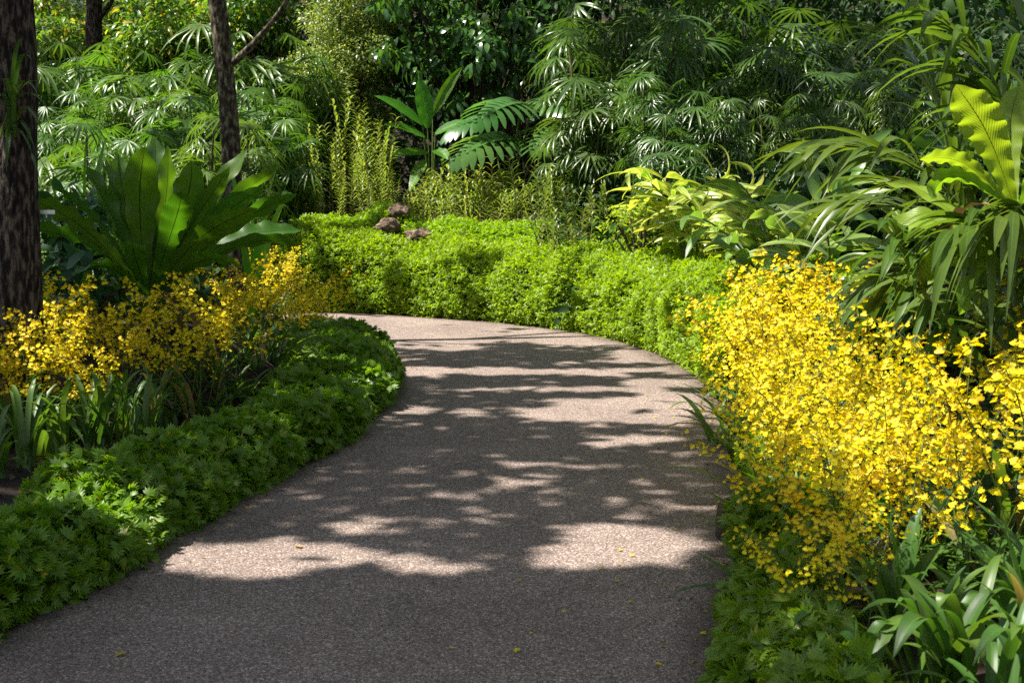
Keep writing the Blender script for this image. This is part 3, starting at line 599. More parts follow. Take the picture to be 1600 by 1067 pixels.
CT = Kind([cane_clump(300 + k, 5, 1.5, M['canel']) for k in range(3)]); CS = Kind([cane_clump(310 + k, 7, .75, M['canel'], .22) for k in range(3)]); CD = Kind([cane_clump(320 + k, 6, 1.0, M['caned'], .22) for k in range(3)])
rg = np.random.default_rng(9)
for q, (px, py, d) in enumerate([(490, 235, 20.2), (520, 190, 20.8), (545, 165, 21), (575, 160, 20.6), (603, 175, 20.4), (505, 260, 19.8), (560, 230, 19.8), (535, 250, 19.6), (600, 235, 19.9), (478, 270, 20), (460, 285, 19.8), (590, 200, 21), (532, 170, 21.2), (562, 185, 20.9), (495, 205, 20.9), (615, 262, 19.7), (580, 265, 19.5)]):
    t = P(px, py, d); z = TZ(t[0], d)
    w = 'tallest' if py < 200 else 'half height'
    CT.put(q, (t[0], d, z), rg.uniform(0, 6), max(.5, (t[2] - z) / 1.5), f'{w} yellow green cane orchid clump left of the paddle leaves', f'{w} cane orchids left')
for q, (px, py, d) in enumerate([(650, 280, 19.6), (680, 268, 20), (712, 265, 20), (745, 262, 20), (775, 262, 19.8), (805, 262, 19.5), (665, 300, 19.2), (700, 300, 19.1), (735, 300, 19), (768, 300, 18.9), (800, 300, 18.8), (640, 300, 19.2), (685, 285, 19.5), (725, 282, 19.4), (755, 285, 19.3), (790, 285, 19.2), (820, 290, 18.9), (705, 250, 20.4), (765, 250, 20.3)]):
    t = P(px, py, d); z = TZ(t[0], d); w = 'front row' if d < 19.4 else 'back row'
    CS.put(q, (t[0], d, z), rg.uniform(0, 6), max(.5, (t[2] - z) / .75), f'short pale cane orchid in the {w} above the hedge below the split leaves', f'{w} short cane orchids')
for q, (px, py, d) in enumerate([(835, 245, 18), (862, 265, 17.6), (890, 270, 17.4), (915, 285, 17), (940, 290, 16.8), (850, 310, 17), (880, 320, 16.6), (910, 330, 16.3), (860, 240, 18.4)]):
    t = P(px, py, d); z = TZ(t[0], d); w = 'taller rear' if py < 288 else 'lower front'
    CD.put(q, (t[0], d, z), rg.uniform(0, 6), max(.5, (t[2] - z) / 1.0), f'{w} darker cane orchid standing beside the variegated ginger', f'{w} dark cane orchids')

# ------------------------------------------------------------------ paddle plant, split leaf plant, gingers
def paddle_plant(name, label, cat, base, leaves, matl, part='leaf'):
    root = thing(name, label, cat, base)
    for (mid, tip, wd) in leaves:
        m = np.asarray(mid) - base; t = np.asarray(tip) - base; A = Acc()
        st = bez((0, 0, 0), m * .5 + np.array([0, 0, .1]), m, 6); A.add(*tube(st, np.linspace(.016, .008, 6), 5), mat=1)
        v = t - m; pts = bez(m, m + v * .5 + np.array([0, 0, .12 * np.linalg.norm(v)]), t, 14); pf = prof('oval')
        nr = np.array([0, -.6, .8]) if abs(v[2]) < np.linalg.norm(v) * .8 else np.array([.3, -1, .2])
        A.add(*ribbon(pts, lambda a: pf(a) * wd / 2, nr, .18, 4, .05, 4)); A.build(part, [matl, M['stem']], root)
    return root
b = P(675, 330, 21); b[2] = TZ(b[0], b[1])
Lf = lambda l, d: [(P(x0, y0, d + dd), P(x1, y1, d + dd * 2), w) for (x0, y0, x1, y1, w, dd) in l]
paddle_plant('paddle_leaf_plant', 'bright green paddle leaved plant rising behind the cane orchids', 'plant', b, Lf([(668, 200, 655, 122, .26, 0), (660, 195, 585, 150, .22, -.2), (664, 215, 600, 195, .2, -.3), (676, 180, 722, 105, .16, .2), (680, 210, 735, 190, .2, -.1), (670, 240, 610, 245, .2, -.3), (680, 235, 700, 250, .2, -.4), (664, 250, 640, 300, .18, -.4)], 21), M['pad'])
def monstera_leaf(L, W, n=11, droop=.9):
    Ts = []; t = np.linspace(0, 1, 10); ang = -droop * t; y = np.r_[0, np.cumsum(np.cos(ang))[:-1]] * L / 9; z = np.r_[0, np.cumsum(np.sin(ang))[:-1]] * L / 9
    mid = np.stack([y * 0, y, z], 1); Ts.append(ribbon(mid, lambda a:   .24 * W * max(.05, 1.0 - a) ** .6, (0, 0, 1), .1, 2))
    for k in range(n):
        f = .02 + .94 * k / (n - 1); i0 = min(int(f * 9), 8); c = mid[i0] + (mid[i0 + 1] - mid[i0]) * (f * 9 - i0); dn = mid[i0 + 1] - mid[i0]; dn = dn / np.linalg.norm(dn)
        for s in (-1, 1):
            l = W / 2 * (math.sin(PI * (.28 + .66 * f)) ** .8) * (1.05 if k else .8); a = (-.35 + 1.35 * f)
            d = np.array([s * math.cos(a), 0, 0]) + dn * math.sin(a); e = c + d * l + np.array([0, 0, -.28 * l])
            q = bez(c, c + d * l * .6 + np.array([0, 0, .05 * l]), e, 6); w0 = L / n * .62
            Ts.append(ribbon(q, lambda u: w0 * (1.0 if u < .6 else 1.0 - .8 * ((u - .6) / .4) ** 1.8), (0, 0, 1), -.08, 2))
    return merge(*Ts)
b = P(790, 330, 19.8); b[2] = TZ(b[0], b[1])
root = thing('split_leaf_plant', 'glossy plant with huge deeply split drooping leaves', 'plant', b)
for (px, py, dd, dx, dyy, L, W) in [(800, 215, -.2, -.75, -.6, 1.0, 1.0), (815, 160, .1, -.6, -.7, .95, 1.0), (878, 200, .1, -.45, -.9, .95, .95), (770, 185, .3, -1, .1, .75, .8), (835, 155, .3, .6, -.7, .7, .75)]:
    p = P(px, py, 19.8 + dd) - b; A = Acc(); A.add(*tube(bez((0, 0, 0), p * .5 + np.array([0, 0, .2]), p, 8), np.linspace(.02, .011, 8), 6), mat=1)
    A.scatter(monstera_leaf(L, W), [p], [np.array([dx, dyy, .05])], [np.array([0, -.35, 1.0])]); A.build('leaf', [M['mon'], M['stem']], root)
def ginger(seed, nst, h, L, W, matl, lean=1.0):
    rg = np.random.default_rng(seed); root = thing('shell_ginger', '', 'ginger')
    for s in range(nst):
        az = s * 2 * PI / nst + rg.uniform(-.4, .4); o = np.array([math.cos(az), math.sin(az), 0]); hh = h * rg.uniform(.75, 1.1)
        pts = bez(o * .06, o * .12 * lean + [0, 0, hh * .75], o * .5 * lean * rg.uniform(.5, 1.2) + [0, 0, hh], 12); A = Acc(); A.add(*tube(pts, np.linspace(.010, .005, 12), 5), mat=1)
        n = 11
        for k in range(n):
            t = .3 + .7 * k / (n - 1); i0 = min(int(t * 11), 10); p = pts[i0] + (pts[i0 + 1] - pts[i0]) * (t * 11 - i0); tn = norm(pts[i0 + 1] - pts[i0]); sx = norm(np.cross(tn, [0, 0, 1]) + 1e-4)
            d = norm(sx * (1 if k % 2 else -1) + tn * (.45 + .8 * t) + rg.normal(size=3) * .15 + o * .25)
            A.scatter(blade(L * rg.uniform(.75, 1.15), W * rg.uniform(.8, 1.15), 8, rg.uniform(.8, 1.6), 'oval', .25, 4, .04), [p], [d], [np.array([0, 0, .75]) + o * .6 + rg.normal(size=3) * .3])
        A.build('leafy_stem', [matl, M['stem']], root)
    return root
GI = Kind([ginger(400, 10, .85, .50, .070, M['ginger'], .8), ginger(401, 9, .95, .48, .072, M['ginger'], .8)]); GD = Kind([ginger(402, 5, .95, .38, .08, M['ginger_d']), ginger(403, 5, .75, .36, .075, M['ginger_d'])])
def put_top(K, i, px, py, d, ref, rot, label):
    t = P(px, py, d); z = TZ(t[0], d); K.put(i, (t[0], d, z), rot, max(.4, (t[2] - z) / ref), label, None)
put_top(GI, 0, 1085, 255, 14.9, 1.0, .4, 'large cream striped ginger sunlit above the hedge right of the bend')
put_top(GI, 1, 1020, 318, 15.9, 1.0, 1.3, 'smaller striped ginger with drooping leaves leaning over the hedge top')
put_top(GI, 0, 1160, 325, 13.9, 1.0, 2.4, 'striped ginger spilling towards the far yellow orchids')
put_top(GD, 0, 1240, 265, 11.6, 1.0, .9, 'upright broad leaved ginger just above the far yellow orchids')
put_top(GD, 1, 1310, 315, 10.8, .85, 2.9, 'low broad leaved ginger right of the upright ginger behind the orchids')
put_top(GI, 1, 1215, 330, 12.6, 1.0, 4.9, 'low striped ginger between the spilling striped ginger and the upright ginger')

# ------------------------------------------------------------------ strap leaved plants close to the camera
def strap_plant(label, base, leaves, seed, group=None, matl=None):
    rg = np.random.default_rng(seed); root = thing('strap_leaf_plant', label, 'plant', base, 0, group)
    for (tip, rise, wd) in leaves:
        t = np.asarray(tip) - base; A = Acc(); pf = prof('strap'); h = np.array([t[0], t[1], 0]) + 1e-4
        pts = bez(rg.normal(size=3) * [.03, .03, 0], t * [.35, .35, .6] + np.array([0, 0, rise]), t, 16)
        A.add(*ribbon(pts, lambda a: pf(a) * wd / 2, np.array([0, 0, 1]) - h / np.linalg.norm(h) * .5, .25, 4, .03, 5)); A.build('leaf', matl or M['onc'], root)
    return root
def strap_px(label, bpx, d, tips, seed):
    b = P(bpx[0], bpx[1], d); strap_plant(label, b, [(P(px, py, d + dd), r, w) for (px, py, dd, r, w) in tips], seed)
strap_px('large glossy strap leaved plant at the bottom right with one browned arching leaf', (1480, 1110), 3.9, [(1395, 1030, -.2, .34, .075), (1465, 965, -.1, .32, .05), (1590, 930, .1, .25, .05), (1340, 960, -.1, .25, .045), (1620, 1010, -.2, .3, .06), (1540, 1040, -.4, .2, .05), (1400, 900, .2, .2, .05)], 21)
strap_px('upright strap leaved plant at the bottom edge under the orchids', (1345, 1110), 3.9, [(1330, 965, 0, .15, .05), (1390, 975, .05, .15, .045), (1300, 1000, .1, .18, .04), (1375, 1000, -.2, .15, .05), (1250, 1040, -.1, .22, .045), (1420, 960, .2, .12, .05)], 22)
strap_px('dark upright strap leaves under the near orchids beside the stones', (1400, 1010), 4.5, [(1385, 800, 0, .1, .06), (1330, 860, .05, .1, .05), (1300, 900, 0, .2, .05), (1440, 790, .1, .1, .055), (1420, 840, .1, .1, .055), (1450, 900, -.1, .15, .05), (1360, 880, .1, .15, .05), (1480, 850, .1, .1, .055), (1330, 920, -.1, .2, .05)], 23)
strap_px('broad strap leaved plant in the bottom right corner', (1610, 1120), 3.7, [(1540, 960, 0, .2, .05), (1600, 950, 0, .15, .05), (1520, 1040, -.2, .3, .055), (1580, 1000, -.3, .2, .05), (1640, 980, -.1, .2, .05), (1480, 1010, .2, .3, .045)], 28)
strap_px('short strap leaved plant between the stones and the feathery hedge at bottom right', (1290, 1060), 4.2, [(1270, 930, 0, .1, .045), (1240, 980, -.1, .2, .045), (1310, 940, .1, .1, .045), (1335, 1000, -.2, .2, .045), (1280, 1010, -.3, .15, .04)], 29)
strap_px('leaning strap leaved plant behind the browned arching leaf', (1490, 1040), 4.25, [(1450, 930, 0, .1, .05), (1500, 900, 0, .1, .05), (1540, 930, .1, .15, .05), (1410, 960, -.1, .25, .045), (1530, 990, -.2, .25, .05), (1475, 960, -.2, .12, .05)], 30)
strap_px('strap leaved plant at the right frame edge under the orchids', (1590, 1000), 4.4, [(1560, 820, 0, .1, .05), (1620, 800, 0, .1, .05), (1500, 830, .1, .1, .05), (1530, 930, -.1, .2, .05), (1650, 900, -.2, .2, .05), (1505, 880, .1, .15, .045)], 24)
strap_px('pale strap leaved plant with arching leaves in the left bed near the path', (62, 735), 7.6, [(45, 610, 0, .12, .06), (95, 640, -.1, .25, .05), (135, 700, -.2, .42, .05), (150, 665, .1, .3, .04), (115, 620, .2, .15, .045), (25, 660, .1, .2, .05), (90, 705, -.3, .3, .04)], 25)
strap_px('thin grassy leaved plant behind the low hedge in the left bed', (425, 615), 10.2, [(510, 558, -.2, .25, .025), (500, 575, -.3, .25, .025), (470, 560, 0, .25, .025), (395, 560, .1, .2, .025), (440, 550, .2, .15, .022), (520, 590, -.2, .2, .022)], 26)
strap_px('yellowish strap leaves at the left frame edge', (-10, 760), 7.3, [(40, 700, -.1, .2, .05), (15, 660, 0, .15, .05), (50, 740, -.2, .2, .05), (-40, 690, 0, .2, .05)], 27)
for q, (px, d) in enumerate([(30, 7.3), (-20, 7.0), (90, 7.5), (130, 7.7), (10, 7.9), (1545, 3.85), (1460, 4.05), (1640, 4.0), (1590, 3.6), (190, 8.0), (240, 8.2), (290, 8.6), (215, 7.8), (160, 7.7), (340, 9.2)]):
    x = (px - 800) / F * d; z = TZ(x, d); rg = np.random.default_rng(600 + q); b = np.array([x, d, z]); lv = []
    for k in range(11):
        az = rg.uniform(0, 2 * PI); l = rg.uniform(.12, .32); lv.append((b + [math.cos(az) * l, math.sin(az) * l, rg.uniform(.22, .46)], rg.uniform(.1, .25), rg.uniform(.026, .038)))
    strap_plant(*(('strap leaved orchid without flowers low in the bottom right corner', b, lv, 700 + q, 'flowerless orchids in the bottom right corner') if px > 800 else ('shaded strap leaved orchid without flowers in the dark soil of the left bed', b, lv, 700 + q, 'flowerless orchids in the left bed')))

# ------------------------------------------------------------------ bushes and shrubs at the back
def leafy(name, label, cat, base, clumps, leaf, nleaf, sc, matl, seed, hang=.3, spread=.3, group=None, stems=True):
    """clumps: list of (offset from base, radius); leaves sit on branchlets within each clump"""
    rg = np.random.default_rng(seed); root = thing(name, label, cat, base, 0, group); A = Acc(); St = Acc()
    for (o, r) in clumps:
        o = np.asarray(o, float)
        if stems: St.add(*tube(bez((rg.normal() * .08, rg.normal() * .08, 0), o * [.3, .3, .7], o, 8), np.linspace(.03, .008, 8), 5))
        n = int(nleaf * r * r / .09); v = sph(rg, n); rr = r * rg.uniform(.35, 1.0, n) ** .6; pos = o + v * rr[:, None] * [1, 1, .85]
        d = norm(v * 1.0 + rg.normal(size=(n, 3)) * .6 + np.array([0, 0, -hang])); up = norm(v * .5 + np.array([0, -.1, .8]) + rg.normal(size=(n, 3)) * .35)
        A.scatter(leaf, pos, d, up, rg.uniform(.65, 1.2, n) * sc)
    A.build('foliage', matl, root)
    if stems: St.build('stem', M['twig'], root)
    return root
def clumps_px(base, boxes, seed, rmin, rmax):
    rg = np.random.default_rng(seed); out = []
    for (x0, y0, x1, y1, d0, d1, n) in boxes:
        for k in range(n):
            p = P(rg.uniform(x0, x1), rg.uniform(y0, y1), rg.uniform(d0, d1)); out.append((p - base, rg.uniform(rmin, rmax)))
    return out
SML = blade(.075, .032, 2, .5, 'lance', .2); MED = blade(.15, .06, 3, .7, 'oval', .2); BIG = blade(.21, .085, 4, .8, 'oval', .15); OV = blade(.16, .085, 3, .6, 'oval', .15)
def base_at(px, d): x = (px - 800) / F * d; return np.array([x, d, TZ(x, d)])
b = base_at(535, 24.5); leafy('small_leaved_bush', 'tall rounded bush with dense tiny grey green leaves', 'bush', b, clumps_px(b, [(470, 30, 590, 220, 23.6, 25, 40), (450, 100, 530, 240, 23.2, 24.2, 18), (520, -60, 620, 60, 24.0, 25.2, 16)], 1, .34, .52), SML, 260, 1.0, M['bush'], 31, .2)
b = base_at(740, 24.0); leafy('hanging_leaf_tree', 'glossy tree with hanging oval leaves above the split leaf plant', 'tree', b, clumps_px(b, [(600, -40, 880, 100, 22.8, 24, 34), (620, 70, 760, 170, 22.8, 24, 14), (760, 60, 900, 190, 23.2, 24.4, 12)], 2, .22, .38), BIG, 36, 1.0, M['hang'], 32, .9)
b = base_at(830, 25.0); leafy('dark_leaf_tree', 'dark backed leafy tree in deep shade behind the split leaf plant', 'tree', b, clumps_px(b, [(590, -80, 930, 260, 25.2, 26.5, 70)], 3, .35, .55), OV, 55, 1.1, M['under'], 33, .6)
for q, (px, py, d, lab) in enumerate([(90, 75, 27.0, 'bright leafy shrub beside the large trunk on the left skyline'), (190, 60, 28.5, 'bright leafy shrub right of the small far trunk'), (285, 45, 28.0, 'bright leafy shrub just left of the slim trunk'), (385, 25, 28.5, 'bright leafy shrub behind the slim trunk branch'), (130, 10, 30.5, 'yellowish rear shrub near the small far trunk'), (250, -10, 31, 'yellowish rear shrub at the top edge left of the slim trunk')]):
    b = base_at(px, d); leafy('leafy_shrub', lab, 'shrub', b, clumps_px(b, [(px - 75, py - 30, px + 75, py + 70, d - .8, d + .8, 26)], 40 + q, .3, .5), MED, 60, 1.15, M['shrub'], 40 + q, .5)
b = base_at(1000, 15.5); leafy('small_shrub', 'fresh green low shrub tucked left of the striped ginger', 'shrub', b, clumps_px(b, [(950, 310, 1020, 390, 15.2, 15.9, 8)], 51, .14, .22), SML, 120, .9, M['hedge'], 51, .1)
b = base_at(90, 11.5); leafy('large_leaf_shrub', 'blue green broad leaved shrub below the big trunk behind the orchids', 'shrub', b, clumps_px(b, [(60, 400, 170, 450, 9.3, 9.9, 6), (80, 300, 140, 420, 11, 11.8, 8)], 52, .15, .25), OV, 60, 1.0, M['broad'], 52, .4)
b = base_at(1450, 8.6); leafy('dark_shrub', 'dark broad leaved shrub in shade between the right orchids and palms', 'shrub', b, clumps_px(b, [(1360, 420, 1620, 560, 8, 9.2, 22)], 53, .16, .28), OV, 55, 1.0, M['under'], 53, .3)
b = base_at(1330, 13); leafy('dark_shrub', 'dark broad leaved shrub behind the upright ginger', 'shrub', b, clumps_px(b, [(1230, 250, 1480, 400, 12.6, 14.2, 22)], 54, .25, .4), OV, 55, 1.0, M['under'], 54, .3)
# bright upright blades behind the giant fern
for q, (px, d, tips, lab) in enumerate([(130, 12.0, [(135, 208, 0, .1, .10), (60, 245, -.2, .3, .08), (95, 285, -.2, .25, .09), (165, 215, .2, .2, .10), (195, 200, .1, .1, .07), (225, 200, .1, .3, .06)], 'bright green blade leaved plant just behind the giant fern, left side'),
                                         (390, 12.4, [(400, 270, 0, .2, .10), (435, 260, .1, .3, .10), (360, 255, .2, .1, .08), (455, 300, -.2, .3, .10), (420, 320, -.3, .2, .10)], 'bright green blade leaved plant behind the giant fern, right side')]):
    b = base_at(px, d); strap_plant(lab, b, [(P(x, y, d + dd), r, w) for (x, y, dd, r, w) in tips], 80 + q, None, M['pad'])

# undergrowth that fills the thicket behind everything (uncountable)
rg = np.random.default_rng(77); A = Acc()
def under_fill(n, x0, x1, y0, y1, h):
    x = rg.uniform(x0, x1, n); y = rg.uniform(y0, y1, n); z = tz(x, y) + h * rg.random(n) ** .8
    pos = np.stack([x, y, z], 1); d = norm(rg.normal(size=(n, 3)) + [0, -.5, -.2]); A.scatter(MED, pos, d, norm(rg.normal(size=(n, 3)) * .5 + [0, -.2, 1]), rg.uniform(.8, 1.7, n))
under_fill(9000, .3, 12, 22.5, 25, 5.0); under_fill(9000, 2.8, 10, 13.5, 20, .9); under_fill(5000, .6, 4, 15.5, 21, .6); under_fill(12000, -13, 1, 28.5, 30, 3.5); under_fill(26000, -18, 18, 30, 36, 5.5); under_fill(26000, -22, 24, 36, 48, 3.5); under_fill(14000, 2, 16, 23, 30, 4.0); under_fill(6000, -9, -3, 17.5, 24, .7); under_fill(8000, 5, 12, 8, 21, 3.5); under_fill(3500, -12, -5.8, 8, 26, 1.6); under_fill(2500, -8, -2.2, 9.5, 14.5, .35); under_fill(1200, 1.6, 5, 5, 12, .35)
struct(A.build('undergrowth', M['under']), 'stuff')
# leaf litter on the soil
A = Acc(); n = 9000; x = rg.uniform(-9, 8, n); y = rg.uniform(3, 24, n); z = tz(x, y); k = z > .02
pos = np.stack([x, y, z + .012], 1)[k]; A.scatter(blade(.07, .035, 2, .5, 'oval', .2), pos, rg.normal(size=(k.sum(), 3)) * [1, 1, .15], rg.normal(size=(k.sum(), 3)) * .25 + [0, 0, 1], rg.uniform(.5, 1.2, k.sum()))
struct(A.build('leaf_litter', leaf_mat('dead_leaf', (.06, .035, .018), (.16, .09, .04), .1, (1, 1, 1), .8)), 'stuff')

# ------------------------------------------------------------------ rocks, tags, fallen leaves
def rock(name, label, c, size, seed, matl, rot=0):
    import bmesh
    bm = bmesh.new(); bmesh.ops.create_icosphere(bm, subdivisions=4, radius=1)
    for v in bm.verts:
        p = v.co.copy(); v.co *= 1 + .32 * noise.noise(p * 1.3 + Vector((seed, 0, 0))) + .08 * noise.noise(p * 3.0 + Vector((0, seed, 0))) + .025 * noise.noise(p * 9)
        v.co.x *= size[0]; v.co.y *= size[1]; v.co.z *= size[2]
    me = bpy.data.meshes.new(name); bm.to_mesh(me); bm.free(); me.materials.append(matl)
    for p in me.polygons: p.use_smooth = True
    o = bpy.data.objects.new(name, me); COL.objects.link(o); o.location = c; o.rotation_euler = (0, 0, rot); tag(o, label, 'rock'); return o
rock('rock', 'reddish brown rock on top of the raised hedge mound', P(622, 331, 18.75), (.15, .13, .10), 1, M['rock'])
rock('rock', 'pinkish grey slanted rock just below the topmost rock', P(606, 353, 18.47), (.15, .12, .12), 2, M['rock'], .5)
rock('rock', 'low wide brownish rock half sunk in the hedge right of the slanted rock', P(655, 368, 18.38), (.19, .13, .09), 3, M['rock'], .2)
rock('rock', 'dark upright edging stone at the right side of the path', np.array([.985, 6.36, .075]), (.062, .06, .105), 4, M['rock_shaded'], .3)
rock('rock', 'shade-toned dark stone under the near orchids beside the hedge', G(1262, 925, .1), (.10, .10, .12), 5, M['rock_shaded'])
rock('rock', 'purplish grey stone behind the strap leaves at bottom right', G(1345, 960, .08), (.13, .12, .10), 6, M['rock'], 1)
def plant_tag(label, c, w, h, tilt, yaw, st=.35):
    root = thing('plant_tag', label, 'plant tag', c, yaw); A = Acc()
    x, t = w / 2, .003; V = np.array([[sx * x, sy * t, sz] for sz in (0, h) for sx, sy in ((-1, -1), (1, -1), (1, 1), (-1, 1))])
    Q = [[0, 1, 5, 4], [1, 2, 6, 5], [2, 3, 7, 6], [3, 0, 4, 7], [4, 5, 6, 7], [3, 2, 1, 0]]
    A.add(V @ rx(tilt).T, Q); A.build('plate', M['tag'], root, False)
    S_ = Acc(); S_.add(*tube([(0, .006, -st), (0, .006, .0), (0, .006, h * .3)], .004, 5)); S_.build('stake', M['tag'], root)
    return root
plant_tag('small white label stake on the soil above the hedge, left of the rocks', P(510, 362, 18.9), .08, .10, -.3, .2)
plant_tag('pale blue white label half hidden behind the right palm frond', P(1455, 470, 7.2), .04, .07, -.2, .1)
plant_tag('narrow white label strip sticking out beside the big left trunk', P(72, 335, 8.4), .10, .025, -.2, .1, .02)
for q, (px, py, lab) in enumerate([(470, 857, 'single yellow fallen leaf on the sunlit patch of path'), (198, 1022, 'curled fallen leaf on the shaded path near the bottom left'), (382, 793, 'small yellow petal lying at the left path edge'), (945, 748, 'tiny dry leaf in the middle of the path')]):
    p = G(px, py); T = blade(.06 if q < 2 else .035, .03 if q < 2 else .02, 5, 1.2, 'oval', .3, 2, .15)
    A = Acc(); A.add(*xf(T, rz(q * 1.7 + .5) @ rx(.15))); o = A.build('fallen_leaf', M['dry']); o.location = (p[0], p[1], .008); tag(o, lab, 'fallen leaf')
rg = np.random.default_rng(66); A = Acc(); n = 900     # crumbs of leaf and petal swept to both path edges
for ed, sg in ((INNER, 1), (OUTER, -1)):
    q = rg.integers(40, 380, n); tn = norm(np.gradient(ed, axis=0))[q]; o = np.abs(rg.normal(size=n)) * .11 + .01; o = np.where(rg.random(n) < .06, o * 6, o)
    xy = ed[q] + np.stack([tn[:, 1], -tn[:, 0]], 1) * (o * sg)[:, None] + rg.normal(size=(n, 2)) * .03
    pos = np.c_[xy, np.full(n, .006)]; k = (xy[:, 1] > 2.5)
    A.scatter(blade(.03, .013, 2, .9, 'oval', .3), pos[k], rg.normal(size=(k.sum(), 3)) * [1, 1, .1], rg.normal(size=(k.sum(), 3)) * .3 + [0, 0, 1], rg.uniform(.35, 1.1, k.sum()))
struct(A.build('leaf_crumbs', leaf_mat('crumbled_leaf', (.05, .035, .018), (.26, .19, .05), .1, (1, 1, 1), .8)), 'stuff')

A = Acc(); n = 130     # petals dropped on the path below the flower beds
q = rg.integers(60, 300, n); tn = norm(np.gradient(OUTER, axis=0))[q]; o = -(np.abs(rg.normal(size=n)) * .35 + .02)
xy = OUTER[q] + np.stack([tn[:, 1], -tn[:, 0]], 1) * o[:, None]; k = (xy[:, 1] > 3.2) & (xy[:, 1] < 11)
A.scatter(FT, np.c_[xy, np.full(n, .009)][k], rg.normal(size=(k.sum(), 3)) * [1, 1, .1], rg.normal(size=(k.sum(), 3)) * .2 + [0, 0, 1], rg.uniform(.5, 1.0, k.sum()))
struct(A.build('fallen_petals', [M['fl'], M['fl_b']]), 'stuff')

# ------------------------------------------------------------------ trees: trunks, limbs and unseen high crowns shaped to dapple the path
def id_of(p): p = np.asarray(p, float); return p[..., :2] - SUN[:2] / SUN[2] * p[..., 2:3]
LIT = []     # sunlit patches: centre on the ground along the sun ray, radii
def lit_box(x0, y0, x1, y1):
    a = G((x0 + x1) / 2, y1); b = G((x0 + x1) / 2, y0); c = G((x0 + x1) / 2, (y0 + y1) / 2); rx_ = (x1 - x0) / 2 / F * c[1]
    LIT.append((c[0], (a[1] + b[1]) / 2, rx_, abs(b[1] - a[1]) / 2))
def lit_pt(px, py, d, r): p = id_of(P(px, py, d)); LIT.append((p[0], p[1], r, r))
for bx in [(550, 495, 800, 556), (790, 503, 1000, 543), (650, 574, 1010, 588), (700, 602, 1090, 614), (780, 622, 1135, 668), (880, 676, 1045, 697), (205, 840, 640, 922), (500, 800, 650, 830), (800, 815, 1130, 898), (-60, 1000, 50, 1022), (470, 1045, 570, 1075), (590, 570, 720, 592), (600, 632, 680, 645), (640, 765, 705, 782), (775, 757, 840, 775), (700, 640, 780, 650), (900, 575, 1000, 590), (740, 925, 900, 950), (560, 870, 800, 905)]: lit_box(*bx)
for p in [(70, 570, 7.8, .18), (150, 545, 8.1, .28), (210, 560, 8.4, .2), (120, 590, 7.7, .2), (205, 780, 6.0, .36), (130, 800, 5.8, .22), (265, 795, 6.1, .22), (60, 860, 5.2, .15), (20, 830, 5.6, .15), (80, 660, 7.5, .25), (250, 260, 10, .22), (400, 300, 10, .25), (150, 330, 10, .15), (1260, 1000, 4.3, .22), (1210, 1050, 4.0, .2), (1440, 1040, 3.9, .28), (1530, 990, 4.0, .2), (1340, 1030, 3.9, .15), (440, 410, 16, .6), (1085, 300, 14.9, 1.0), (1000, 340, 15.5, .7), (1160, 350, 13.9, .6), (1250, 290, 11.6, .4), (250, 225, 10, .35), (420, 270, 10, .3), (60, 500, 8.6, .3), (900, 120, 17.8, .8), (1020, 170, 17, .7), (1130, 180, 17, .5), (530, 120, 24, 1.3), (545, 240, 20.2, 1.0), (720, 290, 19.5, 1.0), (820, 290, 19.3, .7), (660, 200, 21, .8), (800, 190, 19.8, .9), (700, 70, 23, 1.3), (200, 140, 21, 1.6), (400, 150, 21, 1.2), (190, 60, 27.5, 1.0), (330, 40, 28, .8), (110, 90, 27, .6), (1430, 80, 7.3, .6), (1560, 80, 7.1, .55), (1320, 230, 7.2, .4), (1440, 300, 7.2, .4), (1545, 200, 6.0, .45), (1450, 390, 6.1, .45)]: lit_pt(*p)
LITA = np.array(LIT)
def shade_prob(c):
    x, y = c[:, 0], c[:, 1]; n = len(c)
    nf = np.array([nz((a * .7, b * 1.4, 0), 1.1, 4) + .6 * nz((a * .7, b * 1.5, 0), 3.3, 9) for a, b in c])
    p = np.full(n, .97); p = np.where((nf > np.where(y < 10.5, .50, .66)) & (y > 6.3), .06, p)
    rb = (x > 1.35) & (y < 11); p = np.where(rb, np.where(nf < -.5, .7, .004), p)
    p = np.where((x > 3.0) & (y > 4.6) & (y < 9.5), np.where(nf < .12, .8, .01), p)
    hg = y > 14.6 - .35 * np.maximum(x - 0, 0); p = np.where(hg & (x < 3.5), np.where(nf < -.42, .6, .004), p)
    hd = (x > .9) & (x < 2.6) & (y > 10.2) & (y < 14.2); p = np.where(hd, np.where(nf < -.25, .7, .01), p)
    bk = y > 19.5; p = np.where(bk & (x < .8), np.where(nf < np.where(y > 24.5, .12, -.08), .7, .004), p)
    p = np.where(bk & (x >= .8), np.where(nf < -.02, .85, .005), p)
    p = np.where((x >= 3.5) & (y > 10.5) & (y <= 19.5), np.where(nf < .04, .9, .01), p)
    best = np.full(n, -9.0)
    for (cx, cyy, a, b) in LITA: best = np.maximum(best, 1 - np.hypot((x - cx) / a, (y - cyy) / b))
    nh = np.array([nz((a * .6, b * 1.6, 0), 4.0, 2) + .5 * nz((a * .7, b * 1.6, 0), 9, 6) for a, b in c])
    edge = best + .35 * nh + .12 * nf
    p = np.where((edge > .10) & (best > -.15), .004, p); return p
